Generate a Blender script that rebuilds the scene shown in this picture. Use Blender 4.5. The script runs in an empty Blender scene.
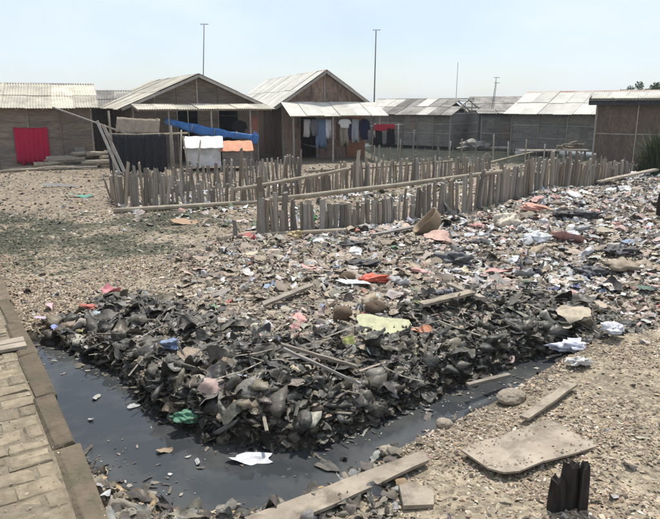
import bpy, bmesh, math, random
import numpy as np
from mathutils import Matrix, Vector
R = math.radians
rng = np.random.default_rng(11)
random.seed(7)
scene = bpy.context.scene
C = scene.collection

# ------------------------------------------------------------------ camera
cam_d = bpy.data.cameras.new('camera')
cam = bpy.data.objects.new('camera', cam_d)
C.objects.link(cam)
cam.location = (0, 0, 2.4)
cam.rotation_euler = (R(90 - 13.88), 0, 0)
cam_d.sensor_fit = 'HORIZONTAL'
cam_d.sensor_width = 36.0
cam_d.lens = 33.89
cam_d.shift_y = -0.002
cam_d.clip_start = 0.05
cam_d.clip_end = 3000
scene.camera = cam

# ------------------------------------------------------------------ sky, sun, exposure
SUN_EL, SUN_AZ = 66.0, 14.0          # azimuth clockwise from +Y
world = bpy.data.worlds.new('World')
scene.world = world
world.use_nodes = True
wn, wl = world.node_tree.nodes, world.node_tree.links
wn.clear()
w_out = wn.new('ShaderNodeOutputWorld')
w_bg = wn.new('ShaderNodeBackground')
w_sky = wn.new('ShaderNodeTexSky')
w_sky.sky_type = 'NISHITA'
w_sky.sun_disc = False
w_sky.sun_elevation = R(SUN_EL)
w_sky.sun_rotation = R(SUN_AZ)
w_sky.air_density = 1.0
w_sky.dust_density = 0.7
w_sky.ozone_density = 1.0
# thin high veil of cloud over the blue
w_tc = wn.new('ShaderNodeTexCoord')
w_map = wn.new('ShaderNodeMapping')
w_map.inputs['Scale'].default_value = (1.0, 1.0, 2.2)
w_noise = wn.new('ShaderNodeTexNoise')
w_noise.inputs['Scale'].default_value = 2.1
w_noise.inputs['Detail'].default_value = 6
w_noise.inputs['Roughness'].default_value = 0.55
w_ramp = wn.new('ShaderNodeValToRGB')
w_ramp.color_ramp.elements[0].position = 0.33
w_ramp.color_ramp.elements[0].color = (0.30, 0.30, 0.30, 1)
w_ramp.color_ramp.elements[1].position = 0.68
w_ramp.color_ramp.elements[1].color = (0.95, 0.95, 0.95, 1)
w_mix = wn.new('ShaderNodeMix')
w_mix.data_type = 'RGBA'
w_mix.inputs['B'].default_value = (7.2, 8.05, 9.05, 1)
wl.new(w_tc.outputs['Generated'], w_map.inputs['Vector'])
wl.new(w_map.outputs['Vector'], w_noise.inputs['Vector'])
wl.new(w_noise.outputs['Fac'], w_ramp.inputs['Fac'])
wl.new(w_ramp.outputs['Color'], w_mix.inputs['Factor'])
wl.new(w_sky.outputs['Color'], w_mix.inputs['A'])
wl.new(w_mix.outputs['Result'], w_bg.inputs['Color'])
w_bg.inputs['Strength'].default_value = 0.10
wl.new(w_bg.outputs['Background'], w_out.inputs['Surface'])

sun_d = bpy.data.lights.new('sun', 'SUN')
sun_d.energy = 4.0
sun_d.angle = R(3.0)
sun_d.color = (1.0, 0.955, 0.88)
sun = bpy.data.objects.new('sun', sun_d)
C.objects.link(sun)
_sd = Vector((math.sin(R(SUN_AZ)) * math.cos(R(SUN_EL)), math.cos(R(SUN_AZ)) * math.cos(R(SUN_EL)), math.sin(R(SUN_EL))))
sun.rotation_euler = _sd.to_track_quat('Z', 'Y').to_euler()
sun.location = (10, 20, 40)

scene.view_settings.view_transform = 'Standard'
scene.view_settings.look = 'None'
scene.view_settings.gamma = 1.0
scene.view_settings.exposure = 0.32
scene.view_settings.use_curve_mapping = False
scene.render.engine = 'CYCLES'
scene.cycles.max_bounces = 6
scene.cycles.diffuse_bounces = 3
scene.cycles.glossy_bounces = 3
scene.cycles.use_denoising = True

# ------------------------------------------------------------------ materials
def mat_new(name):
    m = bpy.data.materials.new(name)
    m.use_nodes = True
    nt = m.node_tree
    return m, nt, nt.nodes['Principled BSDF']

def N(nt, t, **kw):
    n = nt.nodes.new(t)
    for k, v in kw.items():
        if k in n.inputs:
            n.inputs[k].default_value = v
        else:
            setattr(n, k, v)
    return n

def noise_mat(name, c0, c1, scale=6.0, detail=6, rough=0.85, bump=0.3, bscale=40.0, stretch=(1, 1, 1),
              vary=0.25, spec=0.3, bdist=0.01, dirt=None, dirt_scale=2.5):
    """two-tone noise colour, a little of each object's own brightness, bump"""
    m, nt, b = mat_new(name)
    L = nt.links
    tc = N(nt, 'ShaderNodeTexCoord')
    mp = N(nt, 'ShaderNodeMapping')
    mp.inputs['Scale'].default_value = stretch
    oi = N(nt, 'ShaderNodeObjectInfo')
    ad = N(nt, 'ShaderNodeVectorMath', operation='ADD')
    L.new(tc.outputs['Object'], mp.inputs['Vector'])
    L.new(mp.outputs['Vector'], ad.inputs[0])
    cmb = N(nt, 'ShaderNodeMath', operation='MULTIPLY')
    cmb.inputs[1].default_value = 37.0
    L.new(oi.outputs['Random'], cmb.inputs[0])
    L.new(cmb.outputs[0], ad.inputs[1])
    n1 = N(nt, 'ShaderNodeTexNoise', Scale=scale, Detail=detail, Roughness=0.62)
    L.new(ad.outputs[0], n1.inputs['Vector'])
    rp = N(nt, 'ShaderNodeValToRGB')
    rp.color_ramp.elements[0].position = 0.3
    rp.color_ramp.elements[1].position = 0.7
    rp.color_ramp.elements[0].color = (*c0, 1)
    rp.color_ramp.elements[1].color = (*c1, 1)
    L.new(n1.outputs['Fac'], rp.inputs['Fac'])
    col = rp.outputs['Color']
    if dirt:
        n3 = N(nt, 'ShaderNodeTexNoise', Scale=dirt_scale, Detail=5, Roughness=0.7)
        L.new(ad.outputs[0], n3.inputs['Vector'])
        r3 = N(nt, 'ShaderNodeValToRGB')
        r3.color_ramp.elements[0].position = 0.48
        r3.color_ramp.elements[1].position = 0.66
        L.new(n3.outputs['Fac'], r3.inputs['Fac'])
        mx = N(nt, 'ShaderNodeMix', data_type='RGBA')
        mx.inputs['B'].default_value = (*dirt, 1)
        L.new(r3.outputs['Color'], mx.inputs['Factor'])
        L.new(col, mx.inputs['A'])
        col = mx.outputs['Result']
    hv = N(nt, 'ShaderNodeHueSaturation')
    mr = N(nt, 'ShaderNodeMapRange')
    mr.inputs['To Min'].default_value = 1 - vary
    mr.inputs['To Max'].default_value = 1 + vary
    L.new(oi.outputs['Random'], mr.inputs['Value'])
    L.new(mr.outputs['Result'], hv.inputs['Value'])
    L.new(col, hv.inputs['Color'])
    L.new(hv.outputs['Color'], b.inputs['Base Color'])
    b.inputs['Roughness'].default_value = rough
    b.inputs['Specular IOR Level'].default_value = spec
    n2 = N(nt, 'ShaderNodeTexNoise', Scale=bscale, Detail=4)
    L.new(ad.outputs[0], n2.inputs['Vector'])
    bp = N(nt, 'ShaderNodeBump', Strength=bump, Distance=bdist)
    L.new(n2.outputs['Fac'], bp.inputs['Height'])
    L.new(bp.outputs['Normal'], b.inputs['Normal'])
    return m

def attr_mat(name, source='attr', rough=0.8, spec=0.3, dirt=(0.10, 0.08, 0.06), dirt_amt=0.55, scale=9.0, bump=0.35, bscale=30, sheen=None):
    """colour from the piece's own colour (point attribute 'col' or the object colour), dirtied"""
    m, nt, b = mat_new(name)
    L = nt.links
    if source == 'attr':
        a = N(nt, 'ShaderNodeAttribute', attribute_name='col')
        col = a.outputs['Color']
    else:
        a = N(nt, 'ShaderNodeObjectInfo')
        col = a.outputs['Color']
    g = N(nt, 'ShaderNodeNewGeometry')
    n1 = N(nt, 'ShaderNodeTexNoise', Scale=scale, Detail=6, Roughness=0.68)
    L.new(g.outputs['Position'], n1.inputs['Vector'])
    rp = N(nt, 'ShaderNodeValToRGB')
    rp.color_ramp.elements[0].position = 0.42
    rp.color_ramp.elements[0].color = (0, 0, 0, 1)
    rp.color_ramp.elements[1].position = 0.72
    rp.color_ramp.elements[1].color = (dirt_amt,) * 3 + (1,)
    L.new(n1.outputs['Fac'], rp.inputs['Fac'])
    mx = N(nt, 'ShaderNodeMix', data_type='RGBA')
    mx.inputs['B'].default_value = (*dirt, 1)
    L.new(rp.outputs['Color'], mx.inputs['Factor'])
    L.new(col, mx.inputs['A'])
    L.new(mx.outputs['Result'], b.inputs['Base Color'])
    b.inputs['Specular IOR Level'].default_value = spec
    if sheen:
        mr = N(nt, 'ShaderNodeMapRange')
        mr.inputs['From Min'].default_value = 0.35
        mr.inputs['From Max'].default_value = 0.65
        mr.inputs['To Min'].default_value = sheen
        mr.inputs['To Max'].default_value = rough
        L.new(n1.outputs['Fac'], mr.inputs['Value'])
        L.new(mr.outputs['Result'], b.inputs['Roughness'])
    else:
        b.inputs['Roughness'].default_value = rough
    n2 = N(nt, 'ShaderNodeTexNoise', Scale=bscale, Detail=5)
    L.new(g.outputs['Position'], n2.inputs['Vector'])
    bp = N(nt, 'ShaderNodeBump', Strength=bump, Distance=0.02)
    L.new(n2.outputs['Fac'], bp.inputs['Height'])
    L.new(bp.outputs['Normal'], b.inputs['Normal'])
    return m

M = {}
def two_timber(name):
    m = noise_mat(name, (0.21, 0.172, 0.135), (0.47, 0.405, 0.335), 5, stretch=(6, 6, 0.7), vary=0.42, bump=0.6, bscale=30, dirt=(0.14, 0.115, 0.095), dirt_scale=3)
    nt = m.node_tree
    hv = [n for n in nt.nodes if n.type == 'HUE_SAT'][0]
    oi = [n for n in nt.nodes if n.type == 'OBJECT_INFO'][0]
    a = N(nt, 'ShaderNodeMath', operation='MULTIPLY')
    a.inputs[1].default_value = 13.7
    f = N(nt, 'ShaderNodeMath', operation='FRACT')
    mr = N(nt, 'ShaderNodeMapRange')
    mr.inputs['To Min'].default_value = 0.55
    mr.inputs['To Max'].default_value = 1.35
    nt.links.new(oi.outputs['Random'], a.inputs[0])
    nt.links.new(a.outputs[0], f.inputs[0])
    nt.links.new(f.outputs[0], mr.inputs['Value'])
    nt.links.new(mr.outputs['Result'], hv.inputs['Saturation'])
    return m
M['stake'] = two_timber('weathered_stake')
M['bamboo'] = noise_mat('weathered_bamboo', (0.25, 0.205, 0.15), (0.44, 0.38, 0.29), 4, vary=0.15, bump=0.2)
M['wood'] = noise_mat('grey_wood', (0.19, 0.155, 0.12), (0.38, 0.33, 0.27), 5, stretch=(1, 1, 4), vary=0.3, bump=0.4)
M['board'] = noise_mat('silty_board', (0.25, 0.205, 0.155), (0.40, 0.34, 0.265), 4, vary=0.08, bump=0.35, bscale=60, dirt=(0.17, 0.14, 0.105), dirt_scale=5)
M['dark_wood'] = noise_mat('near_black_wood', (0.012, 0.010, 0.009), (0.05, 0.042, 0.036), 12, stretch=(3, 3, 0.6), vary=0.2, bump=0.6, bscale=30)  # near-black wood tone, the same on every side
M['weave'] = noise_mat('woven_bamboo_wall', (0.15, 0.115, 0.088), (0.30, 0.235, 0.185), 9, stretch=(0.5, 0.5, 3.0), vary=0.18, bump=0.4, bscale=45, dirt=(0.14, 0.118, 0.10), dirt_scale=1.2)
M['weave_brown'] = noise_mat('woven_bamboo_wall_brown', (0.20, 0.132, 0.10), (0.36, 0.255, 0.20), 9, stretch=(2.0, 2.0, 0.8), vary=0.15, bump=0.4, bscale=45, dirt=(0.13, 0.09, 0.07), dirt_scale=1.5)
M['weave_dark'] = noise_mat('woven_bamboo_wall_dark', (0.088, 0.064, 0.050), (0.19, 0.138, 0.108), 9, stretch=(2.0, 2.0, 0.8), vary=0.18, bump=0.5, bscale=45, dirt=(0.10, 0.077, 0.062), dirt_scale=1.5)
M['weave_grey'] = noise_mat('woven_bamboo_wall_grey', (0.15, 0.133, 0.118), (0.30, 0.268, 0.238), 8, stretch=(0.6, 0.6, 2.6), vary=0.18, bump=0.4, bscale=45, dirt=(0.13, 0.12, 0.112), dirt_scale=1.3)
M['orange_panel'] = noise_mat('orange_brown_panel', (0.24, 0.10, 0.055), (0.36, 0.17, 0.095), 6, vary=0.1)
M['sheet'] = noise_mat('asbestos_sheet', (0.44, 0.405, 0.325), (0.62, 0.575, 0.475), 3, vary=0.22, bump=0.1, bscale=60, dirt=(0.36, 0.33, 0.28), dirt_scale=1.3)
M['sheet_pale'] = noise_mat('pale_roof_sheet', (0.56, 0.535, 0.47), (0.72, 0.695, 0.625), 3, vary=0.14, bump=0.1, bscale=60, dirt=(0.50, 0.48, 0.44), dirt_scale=1.1)
M['sheet_old'] = noise_mat('old_roof_sheet', (0.15, 0.135, 0.12), (0.30, 0.275, 0.25), 3, vary=0.25, bump=0.2, bscale=50, dirt=(0.40, 0.38, 0.34), dirt_scale=0.9)
M['ridge_red'] = noise_mat('rusty_ridge', (0.28, 0.17, 0.13), (0.40, 0.27, 0.22), 6, vary=0.1)
M['ridge_grey'] = noise_mat('grey_ridge', (0.12, 0.115, 0.11), (0.22, 0.21, 0.20), 6, vary=0.1)
M['dark_fascia'] = noise_mat('dark_fascia', (0.02, 0.022, 0.026), (0.055, 0.058, 0.065), 6, vary=0.1)
M['batten'] = noise_mat('pale_batten', (0.26, 0.23, 0.205), (0.40, 0.37, 0.335), 5, vary=0.25)
M['brick'] = noise_mat('paving_brick', (0.15, 0.12, 0.08), (0.295, 0.242, 0.168), 11, vary=0.24, bump=0.8, bscale=60, dirt=(0.15, 0.125, 0.085), dirt_scale=7, bdist=0.008)
M['kerb'] = noise_mat('mossy_concrete', (0.088, 0.066, 0.044), (0.185, 0.142, 0.096), 9, vary=0.15, bump=1.0, bscale=35, dirt=(0.075, 0.066, 0.042), dirt_scale=4.5, bdist=0.012)
M['kerb_red'] = noise_mat('red_brick', (0.20, 0.11, 0.07), (0.30, 0.19, 0.13), 8, vary=0.1, bump=0.6, bscale=50, dirt=(0.2, 0.17, 0.12), dirt_scale=6)
M['sand'] = noise_mat('joint_sand', (0.12, 0.10, 0.07), (0.24, 0.20, 0.14), 18, vary=0.0, bump=0.6, bscale=90)
M['metal'] = noise_mat('grey_metal', (0.10, 0.10, 0.105), (0.19, 0.19, 0.20), 5, vary=0.1, rough=0.5)
M['net'] = noise_mat('black_net', (0.008, 0.008, 0.010), (0.035, 0.035, 0.040), 14, stretch=(3, 3, 0.6), vary=0.0, bump=0.8, bscale=40)
M['thatch'] = noise_mat('old_mat', (0.19, 0.15, 0.105), (0.36, 0.30, 0.23), 8, stretch=(5, 5, 0.8), vary=0.1, bump=0.5)
M['tarp_blue'] = noise_mat('blue_tarp', (0.035, 0.13, 0.38), (0.09, 0.25, 0.56), 5, vary=0.0, rough=0.55, bump=0.6, bscale=9, bdist=0.04)
M['cloth'] = attr_mat('cloth', 'object', rough=0.95, spec=0.1, dirt_amt=0.12, bump=0.25)
M['sack_white'] = noise_mat('white_sacking', (0.50, 0.50, 0.50), (0.72, 0.72, 0.73), 3, vary=0.05, bump=0.3, bscale=10, dirt=(0.45, 0.44, 0.42), dirt_scale=2)
M['orange_sheet'] = noise_mat('orange_sheet', (0.50, 0.20, 0.11), (0.64, 0.31, 0.19), 4, vary=0.05, dirt=(0.42, 0.22, 0.15))
M['shell'] = attr_mat('shell_chips', 'attr', rough=0.75, spec=0.3, dirt_amt=0.35, dirt=(0.15, 0.12, 0.09), scale=3.0)
M['litter'] = attr_mat('litter', 'attr', rough=0.7, spec=0.35, dirt_amt=0.75, dirt=(0.15, 0.12, 0.095), scale=10)
M['litter_obj'] = attr_mat('litter_piece', 'object', rough=0.6, spec=0.4, dirt_amt=0.6, dirt=(0.16, 0.13, 0.10), scale=14)
M['sludge'] = attr_mat('sludgy_plastic', 'attr', rough=0.75, spec=0.45, dirt_amt=0.65, dirt=(0.115, 0.098, 0.076), scale=20, sheen=0.3, bump=0.5)
M['sludge_obj'] = attr_mat('sludgy_plastic_piece', 'object', rough=0.75, spec=0.45, dirt_amt=0.65, dirt=(0.115, 0.098, 0.076), scale=18, sheen=0.3, bump=0.5)
M['leaf'] = noise_mat('leaf', (0.035, 0.060, 0.02), (0.09, 0.125, 0.045), 8, vary=0.2, rough=0.6)
M['grass'] = noise_mat('reed', (0.03, 0.050, 0.018), (0.095, 0.115, 0.05), 5, vary=0.2, rough=0.6)
M['cardboard'] = noise_mat('cardboard', (0.27, 0.195, 0.12), (0.40, 0.31, 0.21), 4, vary=0.1, dirt=(0.2, 0.15, 0.1))
M['foam'] = noise_mat('dirty_foam', (0.46, 0.45, 0.42), (0.64, 0.63, 0.60), 5, vary=0.08, bump=0.3, dirt=(0.36, 0.33, 0.28))
M['husk'] = noise_mat('coconut_husk', (0.075, 0.05, 0.032), (0.19, 0.135, 0.09), 10, stretch=(1, 1, 0.3), vary=0.2, bump=0.8, bscale=40)

# ground: colour attribute by zone, broken by fine debris pattern
def ground_material():
    m, nt, b = mat_new('littered_ground')
    L = nt.links
    a = N(nt, 'ShaderNodeAttribute', attribute_name='col')
    g = N(nt, 'ShaderNodeNewGeometry')
    v = N(nt, 'ShaderNodeTexVoronoi', Scale=26.0, feature='F1')
    v.inputs['Randomness'].default_value = 1
    nz = N(nt, 'ShaderNodeTexNoise', Scale=7.0, Detail=8, Roughness=0.7)
    L.new(g.outputs['Position'], v.inputs['Vector'])
    L.new(g.outputs['Position'], nz.inputs['Vector'])
    sep = N(nt, 'ShaderNodeSeparateColor')
    L.new(v.outputs['Color'], sep.inputs['Color'])
    mr = N(nt, 'ShaderNodeMapRange')
    mr.inputs['To Min'].default_value = 0.62
    mr.inputs['To Max'].default_value = 1.35
    L.new(sep.outputs['Red'], mr.inputs['Value'])
    mr2 = N(nt, 'ShaderNodeMapRange')
    mr2.inputs['From Min'].default_value = 0.3
    mr2.inputs['From Max'].default_value = 0.7
    mr2.inputs['To Min'].default_value = 0.65
    mr2.inputs['To Max'].default_value = 1.3
    L.new(nz.outputs['Fac'], mr2.inputs['Value'])
    mu = N(nt, 'ShaderNodeMath', operation='MULTIPLY')
    L.new(mr.outputs['Result'], mu.inputs[0])
    L.new(mr2.outputs['Result'], mu.inputs[1])
    sc = N(nt, 'ShaderNodeVectorMath', operation='SCALE')
    L.new(a.outputs['Color'], sc.inputs[0])
    L.new(mu.outputs[0], sc.inputs['Scale'])
    L.new(sc.outputs[0], b.inputs['Base Color'])
    b.inputs['Roughness'].default_value = 0.92
    b.inputs['Specular IOR Level'].default_value = 0.2
    bp = N(nt, 'ShaderNodeBump', Strength=0.7, Distance=0.03)
    ad = N(nt, 'ShaderNodeMath', operation='ADD')
    L.new(sep.outputs['Green'], ad.inputs[0])
    L.new(nz.outputs['Fac'], ad.inputs[1])
    L.new(ad.outputs[0], bp.inputs['Height'])
    L.new(bp.outputs['Normal'], b.inputs['Normal'])
    return m
M['ground'] = ground_material()

def water_material(name, base, scum, rough, amt):
    m, nt, b = mat_new(name)
    L = nt.links
    g = N(nt, 'ShaderNodeNewGeometry')
    nz = N(nt, 'ShaderNodeTexNoise', Scale=2.0, Detail=8, Roughness=0.66, Distortion=0.35)
    L.new(g.outputs['Position'], nz.inputs['Vector'])
    rp = N(nt, 'ShaderNodeValToRGB')
    rp.color_ramp.elements[0].position = 0.45
    rp.color_ramp.elements[0].color = (0, 0, 0, 1)
    rp.color_ramp.elements[1].position = 0.75
    rp.color_ramp.elements[1].color = (amt,) * 3 + (1,)
    at = N(nt, 'ShaderNodeAttribute', attribute_name='col')
    es = N(nt, 'ShaderNodeMath', operation='MULTIPLY_ADD')
    es.inputs[1].default_value = 0.10
    L.new(at.outputs['Fac'], es.inputs[0])
    L.new(nz.outputs['Fac'], es.inputs[2])
    L.new(es.outputs[0], rp.inputs['Fac'])
    mx = N(nt, 'ShaderNodeMix', data_type='RGBA')
    mx.inputs['A'].default_value = (*base, 1)
    mx.inputs['B'].default_value = (*scum, 1)
    L.new(rp.outputs['Color'], mx.inputs['Factor'])
    L.new(mx.outputs['Result'], b.inputs['Base Color'])
    mr = N(nt, 'ShaderNodeMapRange')
    mr.inputs['To Min'].default_value = rough
    mr.inputs['To Max'].default_value = rough + 0.30
    L.new(rp.outputs['Color'], mr.inputs['Value'])
    L.new(mr.outputs['Result'], b.inputs['Roughness'])
    b.inputs['IOR'].default_value = 1.33
    n2 = N(nt, 'ShaderNodeTexNoise', Scale=9.0, Detail=3)
    L.new(g.outputs['Position'], n2.inputs['Vector'])
    bp = N(nt, 'ShaderNodeBump', Strength=0.06, Distance=0.01)
    L.new(n2.outputs['Fac'], bp.inputs['Height'])
    L.new(bp.outputs['Normal'], b.inputs['Normal'])
    return m
M['canal'] = water_material('canal_water', (0.040, 0.044, 0.047), (0.10, 0.099, 0.09), 0.035, 0.7)
M['pond'] = water_material('pond_water', (0.05, 0.055, 0.04), (0.10, 0.11, 0.075), 0.10, 0.8)

# ------------------------------------------------------------------ object helpers
def link(o, parent=None):
    C.objects.link(o)
    if parent is not None:
        o.parent = parent
    return o

def tag(o, label=None, cat=None, group=None, kind=None):
    if label: o['label'] = label
    if cat: o['category'] = cat
    if group: o['group'] = group
    if kind: o['kind'] = kind
    return o

def thing(name, loc, label, cat, rz=0.0, group=None):
    o = bpy.data.objects.new(name, None)
    o.empty_display_size = 0.2
    C.objects.link(o)
    o.location = loc
    o.rotation_euler = (0, 0, rz)
    return tag(o, label, cat, group)

class MB:
    def __init__(s):
        s.v, s.f = [], []
    def add(s, vs, fs):
        n = len(s.v)
        s.v += [tuple(p) for p in vs]
        s.f += [tuple(i + n for i in f) for f in fs]
        return s
    def box(s, x0, x1, y0, y1, z0, z1):
        return s.add([(x0, y0, z0), (x1, y0, z0), (x1, y1, z0), (x0, y1, z0), (x0, y0, z1), (x1, y0, z1), (x1, y1, z1), (x0, y1, z1)],
                     [(0, 3, 2, 1), (4, 5, 6, 7), (0, 1, 5, 4), (1, 2, 6, 5), (2, 3, 7, 6), (3, 0, 4, 7)])
    def bar(s, p0, p1, w, h, up=(0, 0, 1)):
        p0, p1 = Vector(p0), Vector(p1)
        d = (p1 - p0).normalized()
        u = Vector(up)
        if abs(d.dot(u)) > 0.98: u = Vector((0, 1, 0))
        a = d.cross(u).normalized() * w / 2
        b = a.cross(d).normalized() * h / 2
        vs = [p + sx * a + sz * b for p in (p0, p1) for sx, sz in ((-1, -1), (1, -1), (1, 1), (-1, 1))]
        return s.add(vs, [(3, 2, 1, 0), (4, 5, 6, 7), (0, 1, 5, 4), (1, 2, 6, 5), (2, 3, 7, 6), (3, 0, 4, 7)])
    def tube(s, pts, rad, n=7, cap=True):
        pts = [Vector(p) for p in pts]
        if not hasattr(rad, '__len__'): rad = [rad] * len(pts)
        vs, fs = [], []
        for i, p in enumerate(pts):
            d = (pts[min(i + 1, len(pts) - 1)] - pts[max(i - 1, 0)]).normalized()
            u = Vector((0, 0, 1)) if abs(d.z) < 0.9 else Vector((1, 0, 0))
            a = d.cross(u).normalized()
            b = a.cross(d).normalized()
            for k in range(n):
                t = 2 * math.pi * k / n
                vs.append(p + rad[i] * (math.cos(t) * a + math.sin(t) * b))
        for i in range(len(pts) - 1):
            for k in range(n):
                k2 = (k + 1) % n
                fs.append((i * n + k, i * n + k2, (i + 1) * n + k2, (i + 1) * n + k))
        if cap:
            fs.append(tuple(range(n - 1, -1, -1)))
            fs.append(tuple(range((len(pts) - 1) * n, len(pts) * n)))
        return s.add(vs, fs)
    def prism(s, outline, z0, z1):
        n = len(outline)
        vs = [(x, y, z0) for x, y in outline] + [(x, y, z1) for x, y in outline]
        fs = [tuple(range(n - 1, -1, -1)), tuple(range(n, 2 * n))] + [(i, (i + 1) % n, n + (i + 1) % n, n + i) for i in range(n)]
        return s.add(vs, fs)
    def mesh(s, name, smooth=False):
        me = bpy.data.meshes.new(name)
        me.from_pydata(s.v, [], s.f)
        me.update()
        if smooth:
            me.polygons.foreach_set('use_smooth', [True] * len(me.polygons))
        return me
    def build(s, name, mat, parent=None, smooth=False):
        me = s.mesh(name, smooth)
        me.materials.append(mat if not isinstance(mat, str) else M[mat])
        return link(bpy.data.objects.new(name, me), parent)

def mesh_np(name, verts, tris, cols=None, smooth=False, mat=None):
    me = bpy.data.meshes.new(name)
    nv, nf = len(verts), len(tris)
    me.vertices.add(nv)
    me.vertices.foreach_set('co', np.ascontiguousarray(verts, dtype=np.float32).ravel())
    me.loops.add(nf * 3)
    me.loops.foreach_set('vertex_index', np.ascontiguousarray(tris, dtype=np.int32).ravel())
    me.polygons.add(nf)
    me.polygons.foreach_set('loop_start', np.arange(0, nf * 3, 3, dtype=np.int32))
    me.update(calc_edges=True)
    me.polygons.foreach_set('use_smooth', np.full(nf, smooth))
    if cols is not None:
        at = me.attributes.new('col', 'FLOAT_COLOR', 'POINT')
        c4 = np.ones((nv, 4), np.float32)
        c4[:, :3] = cols
        at.data.foreach_set('color', c4.ravel())
    if mat is not None:
        me.materials.append(mat)
    me.validate()
    return me

# ------------------------------------------------------------------ terrain
CANAL = np.array([(-3.45, 6.35), (-2.92, 6.25), (-1.92, 5.42), (-1.45, 4.73), (-0.88, 4.26), (-0.12, 4.15), (0.50, 4.66),
                  (1.28, 5.33), (1.86, 5.78), (2.55, 6.2), (2.45, 5.88), (1.68, 5.15), (0.82, 4.43), (0.34, 4.05), (0.0, 3.68), (-0.45, 3.42),
                  (-1.0, 3.45), (-1.45, 3.72), (-1.75, 4.0), (-2.1, 4.1)])
POND = np.array([(2.7, 28.4), (4.5, 27.1), (8.5, 26.5), (10.0, 26.9), (11.2, 28.0), (12.5, 28.5), (16, 27.5), (40, 30), (40, 48), (11, 48), (8.5, 40.0), (5.5, 39.5), (1.5, 42.5)])

def poly_sd(px, py, poly):
    """signed distance to polygon (negative inside)"""
    d2 = np.full(px.shape, 1e12)
    inside = np.zeros(px.shape, bool)
    n = len(poly)
    for i in range(n):
        ax, ay = poly[i]
        bx, by = poly[(i + 1) % n]
        ex, ey = bx - ax, by - ay
        t = np.clip(((px - ax) * ex + (py - ay) * ey) / (ex * ex + ey * ey), 0, 1)
        d2 = np.minimum(d2, (px - ax - t * ex) ** 2 + (py - ay - t * ey) ** 2)
        c = (ay > py) != (by > py)
        with np.errstate(divide='ignore', invalid='ignore'):
            xi = (bx - ax) * (py - ay) / (by - ay + 1e-12) + ax
        inside ^= c & (px < xi)
    d = np.sqrt(d2)
    return np.where(inside, -d, d)

def sst(a, b, x):
    t = np.clip((x - a) / (b - a), 0, 1)
    return t * t * (3 - 2 * t)

_ph = rng.uniform(0, 6.28, (24, 2))
_an = rng.uniform(0, 6.28, 24)
def wob(x, y, f0, n=6, seed=0):
    r = np.zeros(np.shape(x))
    a, f = 1.0, f0
    for i in range(n):
        k = (i + seed * 5) % 24
        t = _an[k]
        u = x * math.cos(t) + y * math.sin(t)
        v = -x * math.sin(t) + y * math.cos(t)
        r = r + a * np.sin(f * u + _ph[k, 0]) * np.cos(f * 0.83 * v + _ph[k, 1])
        a *= 0.62
        f *= 1.73
    return r

CL_X = np.array([-9, -3.3, -2.4, -1.75, -1.1, -0.2, 0.5, 1.3, 2.0, 2.8, 9])
CL_Y = np.array([6.6, 6.3, 5.1, 4.3, 3.9, 3.9, 4.3, 4.9, 5.45, 6.1, 8.0])
def far_side(x, y):
    return y > np.interp(x, CL_X, CL_Y)

# pavement: a raised strip running back to the left; right edge through these two points
PV0, PV1 = np.array([0.92, -0.58]), np.array([-3.27, 6.04])
PVD = (PV1 - PV0) / np.linalg.norm(PV1 - PV0)
PVN = np.array([-PVD[1], PVD[0]])           # towards the left of the strip
def pv_off(x, y):
    return (x - PV0[0]) * PVN[0] + (y - PV0[1]) * PVN[1]

def far_soft(x, y):
    return sst(0.0, 0.32, y - np.interp(x, CL_X, CL_Y))

def algae_mask(x, y):
    n = wob(x, y, 1.6, 5, 1) * 0.12
    am = sst(8.9, 9.9, y + n * 6) * (1 - sst(12.9, 14.3, y + n * 6)) * (1 - sst(-3.6, -1.6, x + n * 8))
    return am * np.clip(0.85 + 0.7 * wob(x, y, 2.1, 5, 3), 0.0, 1)

def heap_mask(x, y):
    sd = poly_sd(x, y, CANAL)
    far = far_side(x, y)
    w = 0.95 - 0.30 * sst(0.4, 2.4, x) + 0.22 * wob(x, y, 1.7, 3, 1)
    m = sst(0, 0.12, sd) * (1 - sst(w - 0.1, w + 0.55, sd)) * far
    m = m * sst(-3.1, -2.5, x) * (1 - sst(3.4, 4.3, x))
    return m

def litter_mask(x, y):
    """mixed refuse field: behind the heap, to the front fence and to the right"""
    left = -2.3 + (y - 6) * 0.10 + 0.5 * wob(x, y, 0.8, 3, 2)
    m = sst(left - 1.2, left + 0.8, x) * far_side(x, y)
    fence = np.interp(x, [-6, -1.6, 0, 3.5, 9.2, 20], [10.2, 10.7, 11.3, 13.5, 18.4, 19.5])
    return m * (1 - sst(fence - 0.2, fence + 0.6, y))

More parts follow.
